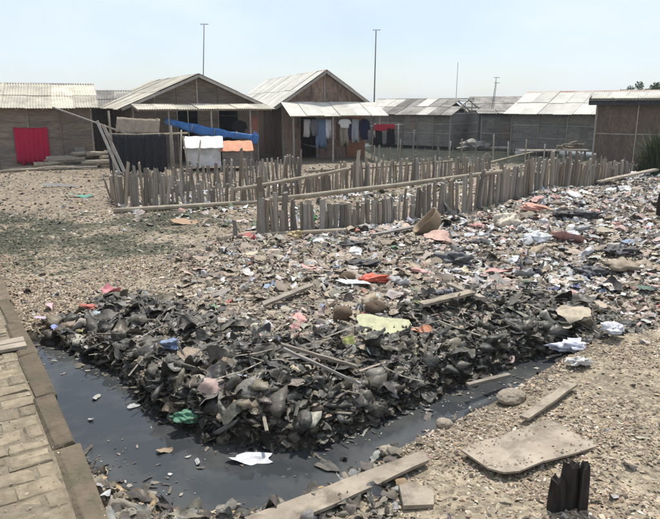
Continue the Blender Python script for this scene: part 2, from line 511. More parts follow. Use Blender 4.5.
def hgt(x, y):
    x = np.asarray(x, float)
    y = np.asarray(y, float)
    z = 0.02 * wob(x, y, 0.9, 5, 0) + 0.012 * wob(x, y, 4.0, 3, 3)
    near = 1 - sst(24, 40, y)
    lm = litter_mask(x, y) * sst(0.0, 0.8, y - np.interp(x, CL_X, CL_Y))
    z = z + lm * (0.14 + 0.05 * wob(x, y, 1.1, 5, 1) + 0.22 * sst(1.5, 6.5, x) * sst(7.0, 12.0, y))
    sd = poly_sd(x, y, CANAL)
    far = far_side(x, y)
    hb = np.exp(-((sd - 0.85) / 0.5) ** 2) * far_soft(x, y) * sst(-3.1, -2.3, x) * (1 - 0.75 * sst(2.4, 4.2, x)) * (sd > 0)
    z = z + hb * (0.09 + 0.06 * wob(x, y, 2.3, 4, 2))
    nb = (~far) & (sd > 0)
    z = z + np.where(nb, 0.05 * sst(0.2, 1.5, sd) + 0.05 * sst(0.8, 2.5, x), 0)
    dip = sst(0.16, -0.25, sd)
    z = z * (1 - dip) - 0.42 * dip
    psd = poly_sd(x, y, POND)
    dp = sst(0.5, -0.8, psd)
    z = z * (1 - dp) - 0.6 * dp
    po = pv_off(x, y)
    z = np.where((po > 0.15) & (y < 14) & (sd > -0.1), np.minimum(z, 0.05), z)
    return z * np.where(y > 40, 0.3, 1.0)

def ground_color(x, y):
    n = wob(x, y, 1.6, 5, 1) * 0.12
    sh = np.array([0.30, 0.25, 0.18])
    dirt = np.array([0.25, 0.20, 0.145])
    lit = np.array([0.26, 0.22, 0.175])
    blk = np.array([0.045, 0.04, 0.035])
    alg = np.array([0.062, 0.066, 0.043])
    c = np.broadcast_to(sh, np.shape(x) + (3,)).copy()
    def mix(c, k, m): return c * (1 - m[..., None]) + k * m[..., None]
    c = mix(c, dirt, sst(10.5, 13.5, y + n * 8))
    am = algae_mask(x, y)
    c = mix(c, alg, am)
    c = mix(c, lit, litter_mask(x, y) * 0.9)
    c = mix(c, blk, np.clip(heap_mask(x, y) * 1.2, 0, 1))
    sd = poly_sd(x, y, CANAL)
    c = mix(c, np.array([0.11, 0.092, 0.068]), (1 - sst(0.1, 0.55 + 2.0 * np.clip(n, -0.1, 0.2), sd)) * 0.8)
    c = mix(c, blk, 1 - sst(-0.05, 0.18, sd))
    c = mix(c, np.array([0.105, 0.105, 0.07]), 1 - sst(-0.3, 3.0 + 8 * n, poly_sd(x, y, POND)))
    return c * (1 + n[..., None])

def axis(segs):
    a = []
    for s0, s1, st in segs:
        a.append(np.arange(s0, s1 - 1e-6, st))
    a.append(np.array([segs[-1][1]]))
    return np.concatenate(a)
gx = axis([(-900, -100, 200), (-100, -20, 10), (-20, -7, 0.5), (-7, 7, 0.07), (7, 20, 0.25), (20, 60, 5), (60, 100, 20), (100, 900, 200)])
gy = axis([(-300, -20, 70), (-20, 0, 4), (0, 2.2, 0.2), (2.2, 14, 0.07), (14, 24, 0.2), (24, 50, 0.5), (50, 100, 10), (100, 1500, 200)])
X, Y = np.meshgrid(gx, gy)
Zt = hgt(X, Y)
cols = ground_color(X, Y).reshape(-1, 3)
nxg, nyg = len(gx), len(gy)
ii = (np.arange(nyg - 1)[:, None] * nxg + np.arange(nxg - 1)[None, :]).ravel()
tr = np.concatenate([np.stack([ii, ii + 1, ii + nxg + 1], 1), np.stack([ii, ii + nxg + 1, ii + nxg], 1)])
gme = mesh_np('ground', np.stack([X, Y, Zt], -1).reshape(-1, 3), tr, cols, True, M['ground'])
tag(link(bpy.data.objects.new('ground', gme)), kind='structure')

def flat_poly(name, poly, z, mat):
    mb = MB()
    mb.add([(x, y, z) for x, y in poly], [tuple(range(len(poly)))])
    o = mb.build(name, mat)
    return tag(o, kind='structure')

def grow(poly, d):
    p = np.array(poly)
    c = p.mean(0)
    v = p - c
    return c + v * (1 + d / np.linalg.norm(v, axis=1, keepdims=True))
canal_w = np.array([(-3.75, 6.75), (-2.6, 6.5), (-1.5, 5.6), (-1.0, 4.9), (-0.6, 4.6), (0.0, 4.5), (0.5, 4.9), (1.3, 5.5), (2.2, 6.3), (3.1, 6.7),
                    (3.0, 5.9), (1.8, 4.85), (1.0, 4.15), (0.55, 3.75), (0.2, 3.35), (-0.45, 3.1), (-1.0, 3.1), (-1.25, 3.2), (-1.6, 3.4)])
wx, wy = np.meshgrid(np.arange(-3.9, 3.3, 0.05), np.arange(3.0, 7.0, 0.05))
wsd = poly_sd(wx, wy, CANAL)
wok = (wsd < 0.45) & (pv_off(wx, wy) < 0.02)
nxw = wx.shape[1]
wi = (np.arange(wx.shape[0] - 1)[:, None] * nxw + np.arange(nxw - 1)[None, :]).ravel()
okf = wok.ravel()
wi = wi[okf[wi] & okf[wi + 1] & okf[wi + nxw] & okf[wi + nxw + 1]]
wt = np.concatenate([np.stack([wi, wi + 1, wi + nxw + 1], 1), np.stack([wi, wi + nxw + 1, wi + nxw], 1)])
edge = sst(-0.24, 0.0, wsd + 0.05 * wob(wx, wy, 3.0, 4, 1))      # silt and scum gather along the banks
used, inv = np.unique(wt, return_inverse=True)
wv = np.stack([wx.ravel(), wy.ravel(), np.full(wx.size, -0.10)], 1)[used]
wme = mesh_np('canal_water', wv, inv.reshape(-1, 3), np.repeat(edge.ravel()[used][:, None], 3, 1), True, M['canal'])
tag(link(bpy.data.objects.new('canal_water', wme)), kind='structure')
flat_poly('pond_water', grow(POND, 0.6), -0.13, 'pond')

# ------------------------------------------------------------------ pavement: every brick its own piece
def pv(u, v, z=0.0):
    """u along the strip, v across (0 at the kerb's outer edge, growing to the left)"""
    p = PV0 + PVD * u + PVN * v
    return Vector((p[0], p[1], z))
PZ = 0.60
ang = math.atan2(PVD[1], PVD[0])
mb = MB()
mb.prism([tuple(pv(u, v)[:2]) for u, v in ((-3, 0.03), (-3, 2.9), (18, 2.9), (18, 0.03))][::-1], -0.4, PZ - 0.004)
pav = tag(mb.build('pavement', 'sand'), kind='structure')

def rough_block(lx, ly, h, jit=0.006, bev=0.008, seed=0):
    rr = random.Random(seed)
    vs = []
    for (z, ins) in ((0, 0), (h - bev, 0), (h, bev)):
        for sx, sy in ((-1, -1), (1, -1), (1, 1), (-1, 1)):
            vs.append((sx * (lx / 2 - ins) + rr.uniform(-jit, jit), sy * (ly / 2 - ins) + rr.uniform(-jit, jit), z + (rr.uniform(-jit, jit) * 0.6 if z else 0)))
    fs = [(8, 9, 10, 11)]
    for r in range(2):
        for k in range(4):
            k2 = (k + 1) % 4
            fs.append((r * 4 + k, r * 4 + k2, (r + 1) * 4 + k2, (r + 1) * 4 + k))
    mb = MB()
    mb.add(vs, fs)
    return mb
bricks = []
for s in range(16):
    me = rough_block(0.138, 0.200, 0.05, 0.011, 0.012, s).mesh('paving_brick')
    me.materials.append(M['brick'])
    bricks.append(me)
thin = []
for s in range(3):
    me = rough_block(0.077, 0.199, 0.05, 0.005, 0.010, 20 + s).mesh('paving_brick')
    me.materials.append(M['brick'])
    thin.append(me)
half = []
for s in range(2):
    me = rough_block(0.136, 0.09, 0.05, 0.005, 0.010, 30 + s).mesh('paving_brick')
    me.materials.append(M['brick'])
    half.append(me)
rr = random.Random(3)
u = 0.6
row = 0
nb = 0
while u < 9.5:
    isthin = rr.random() < 0.16
    du = 0.082 if isthin else 0.143
    off = (0.1 if row % 2 else 0.0) + rr.uniform(-0.012, 0.012)
    for k in range(13):
        v = 0.135 + 0.1 + off + k * 0.204
        if k == 0 and row % 2 and not isthin and pv(u, v)[1] > 1.0:
            o = bpy.data.objects.new('paving_brick', rr.choice(half))
            o.location = pv(u + du / 2, 0.184, PZ - 0.046 + rr.uniform(-0.005, 0.005))
            o.rotation_euler = (0, 0, ang + rr.uniform(-0.025, 0.025))
            link(o, pav)
            nb += 1
        if isthin: v -= 0.1 if row % 2 else 0
        if v > 2.85 or nb >= 640: continue
        dist = math.hypot(*pv(u, v)[:2])
        if u > 6.5 and v > 0.9: continue
        if pv(u, v)[1] < 1.0: continue
        o = bpy.data.objects.new('paving_brick', rr.choice(thin if isthin else bricks))
        p = pv(u + du / 2, v, PZ - 0.047 + rr.choice([0, 0, 0, -0.007]) + rr.uniform(-0.005, 0.005))
        o.location = p
        o.rotation_euler = (rr.uniform(-0.03, 0.03), rr.uniform(-0.03, 0.03), ang + rr.uniform(-0.05, 0.05))
        link(o, pav)
        nb += 1
    u += du
    row += 1
# kerb blocks along the edge
u = 0.2
k = 0
while u < 12:
    ln = 0.4 if 4.3 < u < 5.0 else rr.choice([0.8, 1.0, 0.7])
    red = (4.55 < u < 5.0)
    me = rough_block(ln - 0.006, 0.125, 0.62, 0.010, 0.016, 50 + k).mesh('kerb_stone')
    me.materials.append(M['kerb_red'] if red else M['kerb'])
    o = bpy.data.objects.new('kerb_stone', me)
    o.location = pv(u + ln / 2, 0.065 + rr.uniform(-0.012, 0.012), PZ - 0.62 + rr.uniform(0.0, 0.02))
    o.rotation_euler = (0, 0, ang + rr.uniform(-0.02, 0.02))
    link(o, pav)
    u += ln
    k += 1

# ------------------------------------------------------------------ stakes and fences
def stake_mesh(seed):
    r = random.Random(seed)
    mb = MB()
    n = 7
    bx, by = r.uniform(-0.02, 0.02), r.uniform(-0.02, 0.02)
    vs, fs = [], []
    sq = r.uniform(0.75, 1.0)
    for i, t in enumerate((-0.25, 0.3, 0.7, 1.0)):
        rad = 1.0 - 0.10 * t
        for k in range(n):
            a = 2 * math.pi * k / n
            z = t
            if i == 3: z += 0.018 * math.cos(a + seed) + r.uniform(-0.012, 0.012)
            vs.append((rad * math.cos(a) + 20 * bx * math.sin(3 * t), sq * rad * math.sin(a) + 20 * by * math.sin(3 * t), z))
    for i in range(3):
        for k in range(n):
            k2 = (k + 1) % n
            fs.append((i * n + k, i * n + k2, (i + 1) * n + k2, (i + 1) * n + k))
    fs.append(tuple(range(3 * n, 4 * n)))
    mb.add(vs, fs)
    me = mb.mesh('stake')
    me.materials.append(M['stake'])
    return me
STAKES = [stake_mesh(s) for s in range(8)]

def fence(label, pts, spacing, hf, rad, lean=0.08, leanx=0.0, seed=0, gap=0.05, group='stake fences of the pens'):
    """pts: polyline on the ground; hf: list of (fraction, height)"""
    r = random.Random(seed)
    pts = [Vector(p) for p in pts]
    c = pts[0]
    root = thing('stake_fence', (c.x, c.y, float(hgt(c.x, c.y))), label, 'fence', group=group)
    ls = [(pts[i + 1] - pts[i]).length for i in range(len(pts) - 1)]
    T = sum(ls)
    s = 0.0
    while s <= T:
        q, i = s, 0
        while i < len(ls) - 1 and q > ls[i]:
            q -= ls[i]
            i += 1
        p = pts[i] + (pts[i + 1] - pts[i]) * (q / ls[i])
        h = float(np.interp(s / T, [a for a, b in hf], [b for a, b in hf])) * r.choice([r.uniform(0.86, 1.08), r.uniform(0.86, 1.08), r.uniform(0.6, 1.22)])
        if r.random() > gap:
            o = bpy.data.objects.new('stake', r.choice(STAKES))
            x, y = p.x + r.uniform(-0.02, 0.02), p.y + r.uniform(-0.04, 0.04)
            o.location = (x - c.x, y - c.y, float(hgt(x, y)) - float(hgt(c.x, c.y)) - 0.02)
            rd = rad * r.choice([r.uniform(0.5, 0.8), r.uniform(0.7, 1.0), r.uniform(0.9, 1.2)]) * (1.14 - 0.3 * s / T)
            o.scale = (rd, rd, h)
            o.rotation_euler = (r.gauss(0, lean * 0.6), r.gauss(leanx, lean), r.uniform(0, 6.28))
            link(o, root)
        s += spacing * r.uniform(0.6, 1.3) * (1.1 - 0.25 * s / T)
    return root
def rail(root, p0, p1, rad, seg=6, mat='bamboo', name='rail', sag=0.02):
    c = root.location
    mb = MB()
    P = []
    for k in range(seg + 1):
        t = k / seg
        p = Vector(p0).lerp(Vector(p1), t)
        p.z += -sag * 4 * t * (1 - t) + random.uniform(-0.006, 0.006)
        P.append(p - c)
    mb.tube(P, [rad * (1.08 - 0.2 * k / seg) for k in range(seg + 1)], 8)
    return mb.build(name, mat, root, True)

ff = fence('long row of thick grey stakes, nearest of the fences, edging the refuse field', [(-1.28, 11.0), (-0.1, 11.45), (1.5, 12.35), (3.55, 13.66), (6.3, 16.0), (9.2, 18.7)], 0.076,
           [(0, 0.80), (0.07, 0.70), (0.12, 0.56), (0.25, 0.60), (0.34, 0.84), (0.5, 0.90), (0.75, 0.82), (1, 0.62)], 0.050, 0.06, 0.02, 1, gap=0.02)
rail(ff, (-1.2, 12.0, 0.60), (3.75, 13.62, 0.99), 0.05)
rail(ff, (3.5, 14.0, 0.86), (6.0, 16.6, 1.02), 0.035)
f1 = fence('farthest row of thin leaning stakes behind the left pen', [(-5.85, 16.7), (-3.4, 18.3), (-0.88, 19.9)], 0.082, [(0, 0.66), (0.5, 0.80), (1, 0.86)], 0.042, 0.08, -0.06, 2, gap=0.02)
f2 = fence('row of tall split stakes tapering to short stubs along the left pen', [(-4.95, 14.6), (-4.5, 14.75), (-3.6, 15.1), (-2.16, 15.5), (-0.43, 16.7)], 0.088,
           [(0, 0.95), (0.10, 1.05), (0.2, 0.85), (0.35, 0.55), (0.6, 0.48), (1, 0.6)], 0.05, 0.08, -0.08, 3, gap=0.02)
f3 = fence('middle row of upright stakes crossing behind the long bamboo rail', [(-0.4, 16.9), (0.15, 17.4), (2.6, 19.3), (5.62, 21.9)], 0.085, [(0, 0.72), (0.2, 0.84), (1, 0.66)], 0.043, 0.06, 0.0, 4, gap=0.02)
rail(f2, (-2.3, 14.9, 0.42), (0.45, 16.75, 0.72), 0.045)
rail(f3, (-0.6, 17.2, 0.62), (4.0, 20.4, 0.62), 0.035)
f4 = fence('short row of stakes closing the left pen at its back corner', [(-5.85, 16.5), (-5.4, 15.6), (-4.95, 14.8)], 0.10, [(0, 0.6), (1, 0.85)], 0.045, 0.1, -0.06, 5)
f5 = fence('two low broken stake stubs beside the lying log', [(-1.72, 10.85), (-1.50, 10.9)], 0.2, [(0, 0.38), (1, 0.42)], 0.055, 0.04, 0, 6, gap=0)
# taller posts standing out of the rows
for i, (x, y, h, lab) in enumerate([(-1.42, 12.2, 1.05, 'taller bare post just behind the left end of the near fence'), (0.78, 17.7, 1.15, 'tall thin post standing above the middle stake row'),
                                    (5.15, 15.35, 1.10, 'pair-like taller post rising above the near fence by the pond'), (5.42, 15.2, 0.98, 'thick grey post beside the tallest post of the near fence'),
                                    (-2.9, 20.8, 1.0, 'lone post standing in front of the blue tarpaulin hut')]):
    o = bpy.data.objects.new('wooden_post', STAKES[i % 8])
    o.location = (x, y, float(hgt(x, y)))
    o.scale = (0.06, 0.06, h)
    o.rotation_euler = (0.02, 0.03, i)
    link(o)
    tag(o, lab, 'post')

# ------------------------------------------------------------------ huts
def sheet_mesh(w, l, waves=9, amp=0.014, seg=4):
    n = waves * seg + 1
    vs, fs = [], []
    for lay in (0, -0.012):
        for v in (0, l):
            for k in range(n):
                vs.append((w * k / (n - 1), v, amp * math.cos(2 * math.pi * k / seg) + lay))
    for k in range(n - 1):
        fs.append((k, k + 1, n + k + 1, n + k))
        fs.append((2 * n + k, 3 * n + k, 3 * n + k + 1, 2 * n + k + 1))
        fs.append((n + k, n + k + 1, 3 * n + k + 1, 3 * n + k))
        fs.append((k + 1, k, 2 * n + k, 2 * n + k + 1))
    fs.append((0, n, 3 * n, 2 * n))
    fs.append((n - 1, 3 * n - 1, 4 * n - 1, 2 * n - 1))
    mb = MB()
    mb.add(vs, fs)
    return mb.mesh('roof_sheet')

def roof_slope(part, O, U, V, ulen, vlen, nu, nv, mat, seed=0, skip=(), name='roof_sheet', mats2=None):
    """corrugated sheets from O (ridge end) along U (along the ridge) and V (down the slope)"""
    r = random.Random(seed)
    O, U, V = Vector(O), Vector(U).normalized(), Vector(V).normalized()
    Nn = U.cross(V)
    if Nn.z < 0: Nn = -Nn
    w, l = ulen / nu, vlen / nv
    me = sheet_mesh(w + 0.05, l + 0.12)
    me.materials.append(M[mat])
    me2 = None
    if mats2:
        me2 = me.copy()
        me2.materials.clear()
        me2.materials.append(M[mats2[0]])
    for j in range(nv):
        for i in range(nu):
            if (i, j) in skip: continue
            o = bpy.data.objects.new(name, me2 if (mats2 and (i, j) in mats2[1]) else me)
            p = O + U * (i * w + r.uniform(-0.015, 0.015)) + V * (j * l + r.uniform(-0.045, 0.045)) + Nn * (0.035 + r.uniform(0, 0.015) + 0.022 * (nv - j) + 0.008 * (i % 2))
            a = r.uniform(-0.012, 0.012)
            Ur = U * math.cos(a) + V * math.sin(a)
            Vr = V * math.cos(a) - U * math.sin(a)
            link(o, part)
            o.matrix_basis = Matrix(((Ur.x, Vr.x, Nn.x, p.x), (Ur.y, Vr.y, Nn.y, p.y), (Ur.z, Vr.z, Nn.z, p.z), (0, 0, 0, 1)))

def wall(root, p0, p1, z0, z1, n, mat, battens=(), bmat='batten', posts=True, skip=(), out=1, name='wall_panel'):
    """row of woven panels between p0 and p1 (local xy), with posts and battens on its outer side"""
    p0, p1 = Vector((p0[0], p0[1], 0)), Vector((p1[0], p1[1], 0))
    d = (p1 - p0)
    L = d.length
    d.normalize()
    nrm = Vector((d.y, -d.x, 0)) * out
    w = L / n
    for i in range(n):
        if i in skip: continue
        a, b = p0 + d * (i * w + 0.012), p0 + d * ((i + 1) * w - 0.012)
        mb = MB()
        q = nrm * random.uniform(-0.008, 0.008)
        mb.bar(a + q + Vector((0, 0, (z0 + z1) / 2)), b + q + Vector((0, 0, (z0 + z1) / 2)), 0.03, z1 - z0)
        mb.build(name, mat, root)
        if random.random() < 0.45 and posts and z1 - z0 > 1.2:
            u0 = random.uniform(0.05, w * 0.5)
            pw = random.uniform(0.35, min(0.9, w * 0.48))
            ph = random.uniform(0.3, 0.8)
            pz = random.uniform(z0 + 0.15, z1 - ph - 0.1)
            aa = p0 + d * (i * w + u0) + nrm * 0.022 + Vector((0, 0, pz + ph / 2))
            mb = MB()
            mb.bar(aa, aa + d * pw + Vector((0, 0, random.uniform(-0.03, 0.03))), 0.010, ph)
            mb.build('patch_panel', random.choice([mat, mat, mat, 'weave', 'weave_grey']), root)
    if posts:
        for i in range(n + 1):
            if i in skip and (i - 1) in skip: continue
            a = p0 + d * (i * w) + nrm * 0.03
            mb = MB()
            mb.bar(a + Vector((0, 0, z0 - 0.25)), a + Vector((0, 0, z1 - 0.01)), 0.042, 0.04)
            mb.build('wall_post', 'wood' if i % 2 else bmat, root)
    for zb in battens:
        for i in range(n):
            if i in skip: continue
            a, b = p0 + d * (i * w + 0.03), p0 + d * ((i + 1) * w - 0.03)
            mb = MB()
            dz = random.uniform(-0.015, 0.015)
            mb.bar(a + nrm * 0.03 + Vector((0, 0, zb + dz)), b + nrm * 0.03 + Vector((0, 0, zb - dz)), 0.02, 0.04)
            mb.build('batten', bmat, root)

def gable(root, y, x0, x1, z0, zt, mat, n=4, seam=True):
    """triangular end wall in the xz plane at y, cut into upright boards"""
    xm = (x0 + x1) / 2
    for i in range(n):
        a, b = x0 + (x1 - x0) * i / n + 0.008, x0 + (x1 - x0) * (i + 1) / n - 0.008
        def top(x): return z0 + (zt - z0) * (1 - abs(x - xm) / ((x1 - x0) / 2))
        pts = [(a, z0), (b, z0), (b, max(top(b), z0 + 0.005))]
        if a < xm < b: pts.append((xm, zt))
        pts.append((a, max(top(a), z0 + 0.005)))
        mb = MB()
        vs = [(x, y - 0.015, z) for x, z in pts] + [(x, y + 0.015, z) for x, z in pts]
        k = len(pts)
        mb.add(vs, [tuple(range(k)), tuple(range(2 * k - 1, k - 1, -1))] + [((q + 1) % k, q, k + q, k + (q + 1) % k) for q in range(k)])
        mb.build('gable_panel', mat, root)

def hut(name, loc, rz, label, axis, L, W, wz, rz_top, over=0.35, rake=0.3, sheets=(5, 2), smat='sheet', wmat='weave', ridge='ridge_grey',
        battens=(0.9, 1.7), npan=4, front_skip=(), skipA=(), skipB=(), mats2=None, seed=0, gmat=None, gn=4, open_gable=False, floor=0.0, frontmat=None, bmat='batten'):
    """axis 'x': ridge parallel to the front wall (front wall y=0, x from 0 to L, depth W)
       axis 'y': gable in front (front wall y=0, x from -W/2 to W/2, depth L)"""
    root = thing(name, loc, label, 'hut', R(rz), 'huts of the settlement')
    mb = MB()
    pitch = (rz_top - wz) / (W / 2)
    ez = wz - pitch * over
    sl = math.hypot(W / 2 + over, rz_top - ez)
    if axis == 'x':
        wall(root, (0, 0), (L, 0), floor, wz, npan, frontmat or wmat, battens, skip=front_skip, bmat=bmat)
        wall(root, (0, 0), (0, W), floor, wz, 2, wmat, battens, out=-1)
        wall(root, (L, 0), (L, W), floor, wz, 2, wmat, battens)
        wall(root, (0, W), (L, W), floor, wz, npan, wmat, (), posts=False, out=-1)
        for k in range(int(L / 0.9) + 2):
            x = min(k * 0.9, L)
            mb.bar((x, -over, ez), (x, W / 2, rz_top), 0.05, 0.06)
            mb.bar((x, W + over, ez), (x, W / 2, rz_top), 0.05, 0.06)
        for q in (0.08, 0.5, 0.97):
            zz = rz_top - (rz_top - ez) * q + 0.03
            yy = (W / 2 + over) * q
            mb.bar((-rake, W / 2 - yy, zz), (L + rake, W / 2 - yy, zz), 0.05, 0.04)
            mb.bar((-rake, W / 2 + yy, zz), (L + rake, W / 2 + yy, zz), 0.05, 0.04)
        roof = mb.build('roof', 'wood', root)
        O = (-rake, W / 2, rz_top + 0.03)
        roof_slope(roof, O, (1, 0, 0), (0, -(W / 2 + over), ez - rz_top), L + 2 * rake, sl, sheets[0], sheets[1], smat, seed, skipA, mats2=mats2)
        roof_slope(roof, O, (1, 0, 0), (0, (W / 2 + over), ez - rz_top), L + 2 * rake, sl, sheets[0], 1, smat, seed + 1, skipB)
        n = max(3, int((L + 2 * rake) / 1.2))
        for k in range(n):
            a = -rake + (L + 2 * rake) * k / n
            b = -rake + (L + 2 * rake) * (k + 1) / n
            cp = MB()
            hz = rz_top + 0.13 + 0.004 * (k % 2)
            cp.add([(x, W / 2 + yy, hz - abs(yy) * pitch + dz) for dz in (0, -0.03) for x in (a - 0.02, b + 0.02) for yy in (-0.16, 0, 0.16)],
                   [(0, 3, 4, 1), (1, 4, 5, 2), (6, 7, 10, 9), (7, 8, 11, 10), (0, 6, 9, 3), (2, 5, 11, 8), (0, 1, 7, 6), (1, 2, 8, 7), (3, 9, 10, 4), (4, 10, 11, 5)])
            cp.build('ridge_cap', ridge, roof)
        if not open_gable:
            for xe in (0, L):
                g2 = MB()
                g2.add([(xe - 0.012, 0, wz + 0.02), (xe - 0.012, W, wz + 0.02), (xe - 0.012, W / 2, rz_top), (xe + 0.012, 0, wz + 0.02), (xe + 0.012, W, wz + 0.02), (xe + 0.012, W / 2, rz_top)],
                       [(0, 2, 1), (3, 4, 5), (0, 1, 4, 3), (1, 2, 5, 4), (2, 0, 3, 5)])
                g2.build('gable_panel', gmat or wmat, root)
        else:
            g2 = MB()
            for q in (0.2, 0.4, 0.6, 0.8):
                y = W * q
                g2.bar((L, y, wz), (L, y, wz + (rz_top - wz) * (1 - abs(q - 0.5) * 2)), 0.05, 0.05)
            g2.bar((L, 0.02, wz + 0.03), (L, W - 0.02, wz + 0.03), 0.05, 0.06)
            g2.bar((L + 0.03, W * 0.22, wz + (rz_top - wz) * 0.42), (L + 0.03, W * 0.78, wz + (rz_top - wz) * 0.42), 0.04, 0.05)
            g2.build('gable_frame', 'batten', root)
    else:
        h = W / 2
        wall(root, (-h, 0), (h, 0), floor, wz, npan, frontmat or wmat, battens, skip=front_skip, bmat=bmat)
        wall(root, (-h, 0), (-h, L), floor, wz, 3, wmat, battens, out=-1)
        wall(root, (h, 0), (h, L), floor, wz, 3, wmat, battens)
        wall(root, (-h, L), (h, L), floor, wz, npan, wmat, (), posts=False, out=-1)
        gable(root, 0.0, -h, h, wz + 0.01, rz_top - 0.02, gmat or wmat, gn)
        gable(root, L, -h, h, wz + 0.01, rz_top - 0.02, gmat or wmat, gn)
        st = MB()
        st.bar((0, -0.035, wz), (0, -0.035, rz_top - 0.06), 0.05, 0.04)
        st.build('gable_post', 'batten', root)
        for k in range(int((L + 2 * rake) / 1.1) + 1):
            y = -rake + 0.04 + k * 1.1
            mb.bar((-h - over, y, ez), (0, y, rz_top), 0.05, 0.07)
            mb.bar((h + over, y, ez), (0, y, rz_top), 0.05, 0.07)
        for q in (0.08, 0.5, 0.97):
            zz = rz_top - (rz_top - ez) * q + 0.03
            xx = (h + over) * q
            mb.bar((-xx, -rake, zz), (-xx, L + rake, zz), 0.05, 0.04)
            mb.bar((xx, -rake, zz), (xx, L + rake, zz), 0.05, 0.04)
        roof = mb.build('roof', 'wood', root)
        O = (0, -rake, rz_top + 0.03)
        roof_slope(roof, O, (0, 1, 0), (-(h + over), 0, ez - rz_top), L + 2 * rake, sl, sheets[0], sheets[1], smat, seed, skipA, mats2=mats2)
        roof_slope(roof, O, (0, 1, 0), ((h + over), 0, ez - rz_top), L + 2 * rake, sl, sheets[0], sheets[1], smat, seed + 1, skipB)
        n = max(3, int((L + 2 * rake) / 1.2))
        for k in range(n):
            a = -rake + (L + 2 * rake) * k / n
            b = -rake + (L + 2 * rake) * (k + 1) / n
            cp = MB()
            hz = rz_top + 0.13 + 0.004 * (k % 2)
            cp.add([(xx, y, hz - abs(xx) * pitch + dz) for dz in (0, -0.03) for y in (a - 0.02, b + 0.02) for xx in (-0.16, 0, 0.16)],
                   [(0, 1, 4, 3), (1, 2, 5, 4), (6, 9, 10, 7), (7, 10, 11, 8), (0, 3, 9, 6), (2, 8, 11, 5), (0, 6, 7, 1), (1, 7, 8, 2), (3, 4, 10, 9), (4, 5, 11, 10)])
            cp.build('ridge_cap', ridge, roof)
        bb = MB()     # barge boards on the front rake
        for sx in (-1, 1):
            b2 = MB()
            b2.bar((sx * (h + over), -rake - 0.03, ez + 0.02), (0, -rake - 0.03, rz_top + 0.03), 0.03, 0.10)
            b2.build('barge_board', 'batten', root)
    return root, roof, ez

def porch(root, x0, x1, y0, y1, z0, z1, nsh, mat, posts, pmat='batten', seed=0):
    """lean-to roof in front of a wall: upper edge (y0,z0), lower edge (y1,z1)"""
    mb = MB()
    for k in range(5):
        x = x0 + (x1 - x0) * k / 4
        mb.bar((x, y0, z0), (x, y1, z1), 0.04, 0.05)
    mb.bar((x0, y1 + 0.08, z1 + 0.02), (x1, y1 + 0.08, z1 + 0.02), 0.05, 0.05)
    pr = mb.build('porch_roof', 'wood', root)
    roof_slope(pr, (x0 - 0.08, y0, z0 + 0.01), (1, 0, 0), (0, y1 - y0, z1 - z0), x1 - x0 + 0.16, math.hypot(y1 - y0, z1 - z0) - 0.04, nsh, 1, mat, seed, name='porch_sheet')
    for x in posts:
        p = MB()
        p.tube([(x, y1 + 0.12, -0.2), (x + 0.01, y1 + 0.12, 0.9), (x, y1 + 0.12, z1 - 0.01)], [0.045, 0.04, 0.036], 7)
        p.build('porch_post', pmat, root)
    return pr

# hut with the red cloth (far left)
hA, rA, _ = hut('bamboo_hut', (-9.5 - 8.0 * math.cos(R(22)), 25.3 - 8.0 * math.sin(R(22)), 0), 22, 'long low hut at far left with grey corrugated roof and red cloth on its wall', 'x', 8.0, 4.6, 2.36, 3.14,
    sheets=(10, 2), smat='sheet', wmat='weave', npan=7, battens=(0.42, 1.15, 1.75), rake=0.25, over=0.42, seed=3, bmat='weave')
# centre left hut with porch
hC, rC, _ = hut('bamboo_hut', (-5.6, 27.0, 0), 27, 'wide gabled hut with a dark open porch and rolled blue tarpaulin', 'y', 8.5, 5.3, 2.40, 3.52, over=0.5, rake=0.45,
    sheets=(9, 2), smat='sheet', wmat='weave', npan=6, front_skip=(2, 4), battens=(1.2,), seed=5, gmat='weave', gn=6)
porch(hC, -2.75, 2.65, -0.47, -1.75, 2.36, 2.17, 7, 'sheet', (-1.6, 0.1, 1.75), seed=6)
# gabled hut with washing
hD, rD, _ = hut('bamboo_hut', (-0.25, 29.0, 0), 18, 'tall gabled hut with brown end wall, pale porch roof and washing hung beneath', 'y', 11.5, 3.9, 2.48, 3.78, over=0.42, rake=0.35,
    sheets=(10, 2), smat='sheet_pale', wmat='weave_brown', npan=5, front_skip=(1,), battens=(), ridge='ridge_red', seed=8, gmat='weave_brown', gn=6, frontmat='weave_brown')
porch(hD, -2.05, 2.15, -0.37, -1.95, 2.44, 1.90, 6, 'sheet_pale', (-1.95, -0.2, 1.95), seed=9)
mb = MB()
mb.box(1.05, 1.9, -0.075, -0.045, 0.05, 2.3)
mb.build('door_panel', 'orange_panel', hD)
# hut with the broken roof, far centre
r38 = R(-36)
hE, rE, _ = hut('bamboo_hut', (6.97 - 6.2 * math.cos(r38), 36.9 - 6.2 * math.sin(r38), 0), -36, 'weathered hut by the pond with patchy streaked roof and bare gable frame', 'x', 6.2, 5.0, 1.86, 2.66, over=0.3, rake=0.25,
    sheets=(9, 2), smat='sheet_old', wmat='weave_grey', npan=6, battens=(0.75, 1.3), seed=12, mats2=('sheet_pale', {(0, 0), (0, 1), (1, 0), (1, 1), (2, 0), (5, 0), (6, 1)}), open_gable=True, skipB=((7, 0), (8, 0)), skipA=((8, 0),))
# long hut with pale roof on the pond, right
hF, rF, _ = hut('bamboo_hut', (9.75, 34.0, 0), -42, 'long grey hut on the far pond bank with wide pale roof', 'x', 7.5, 4.6, 2.03, 2.98, over=0.35, rake=0.3,
    sheets=(9, 2), smat='sheet_pale', wmat='weave_grey', npan=5, battens=(0.7, 1.35), ridge='ridge_red', seed=15, floor=0.12)
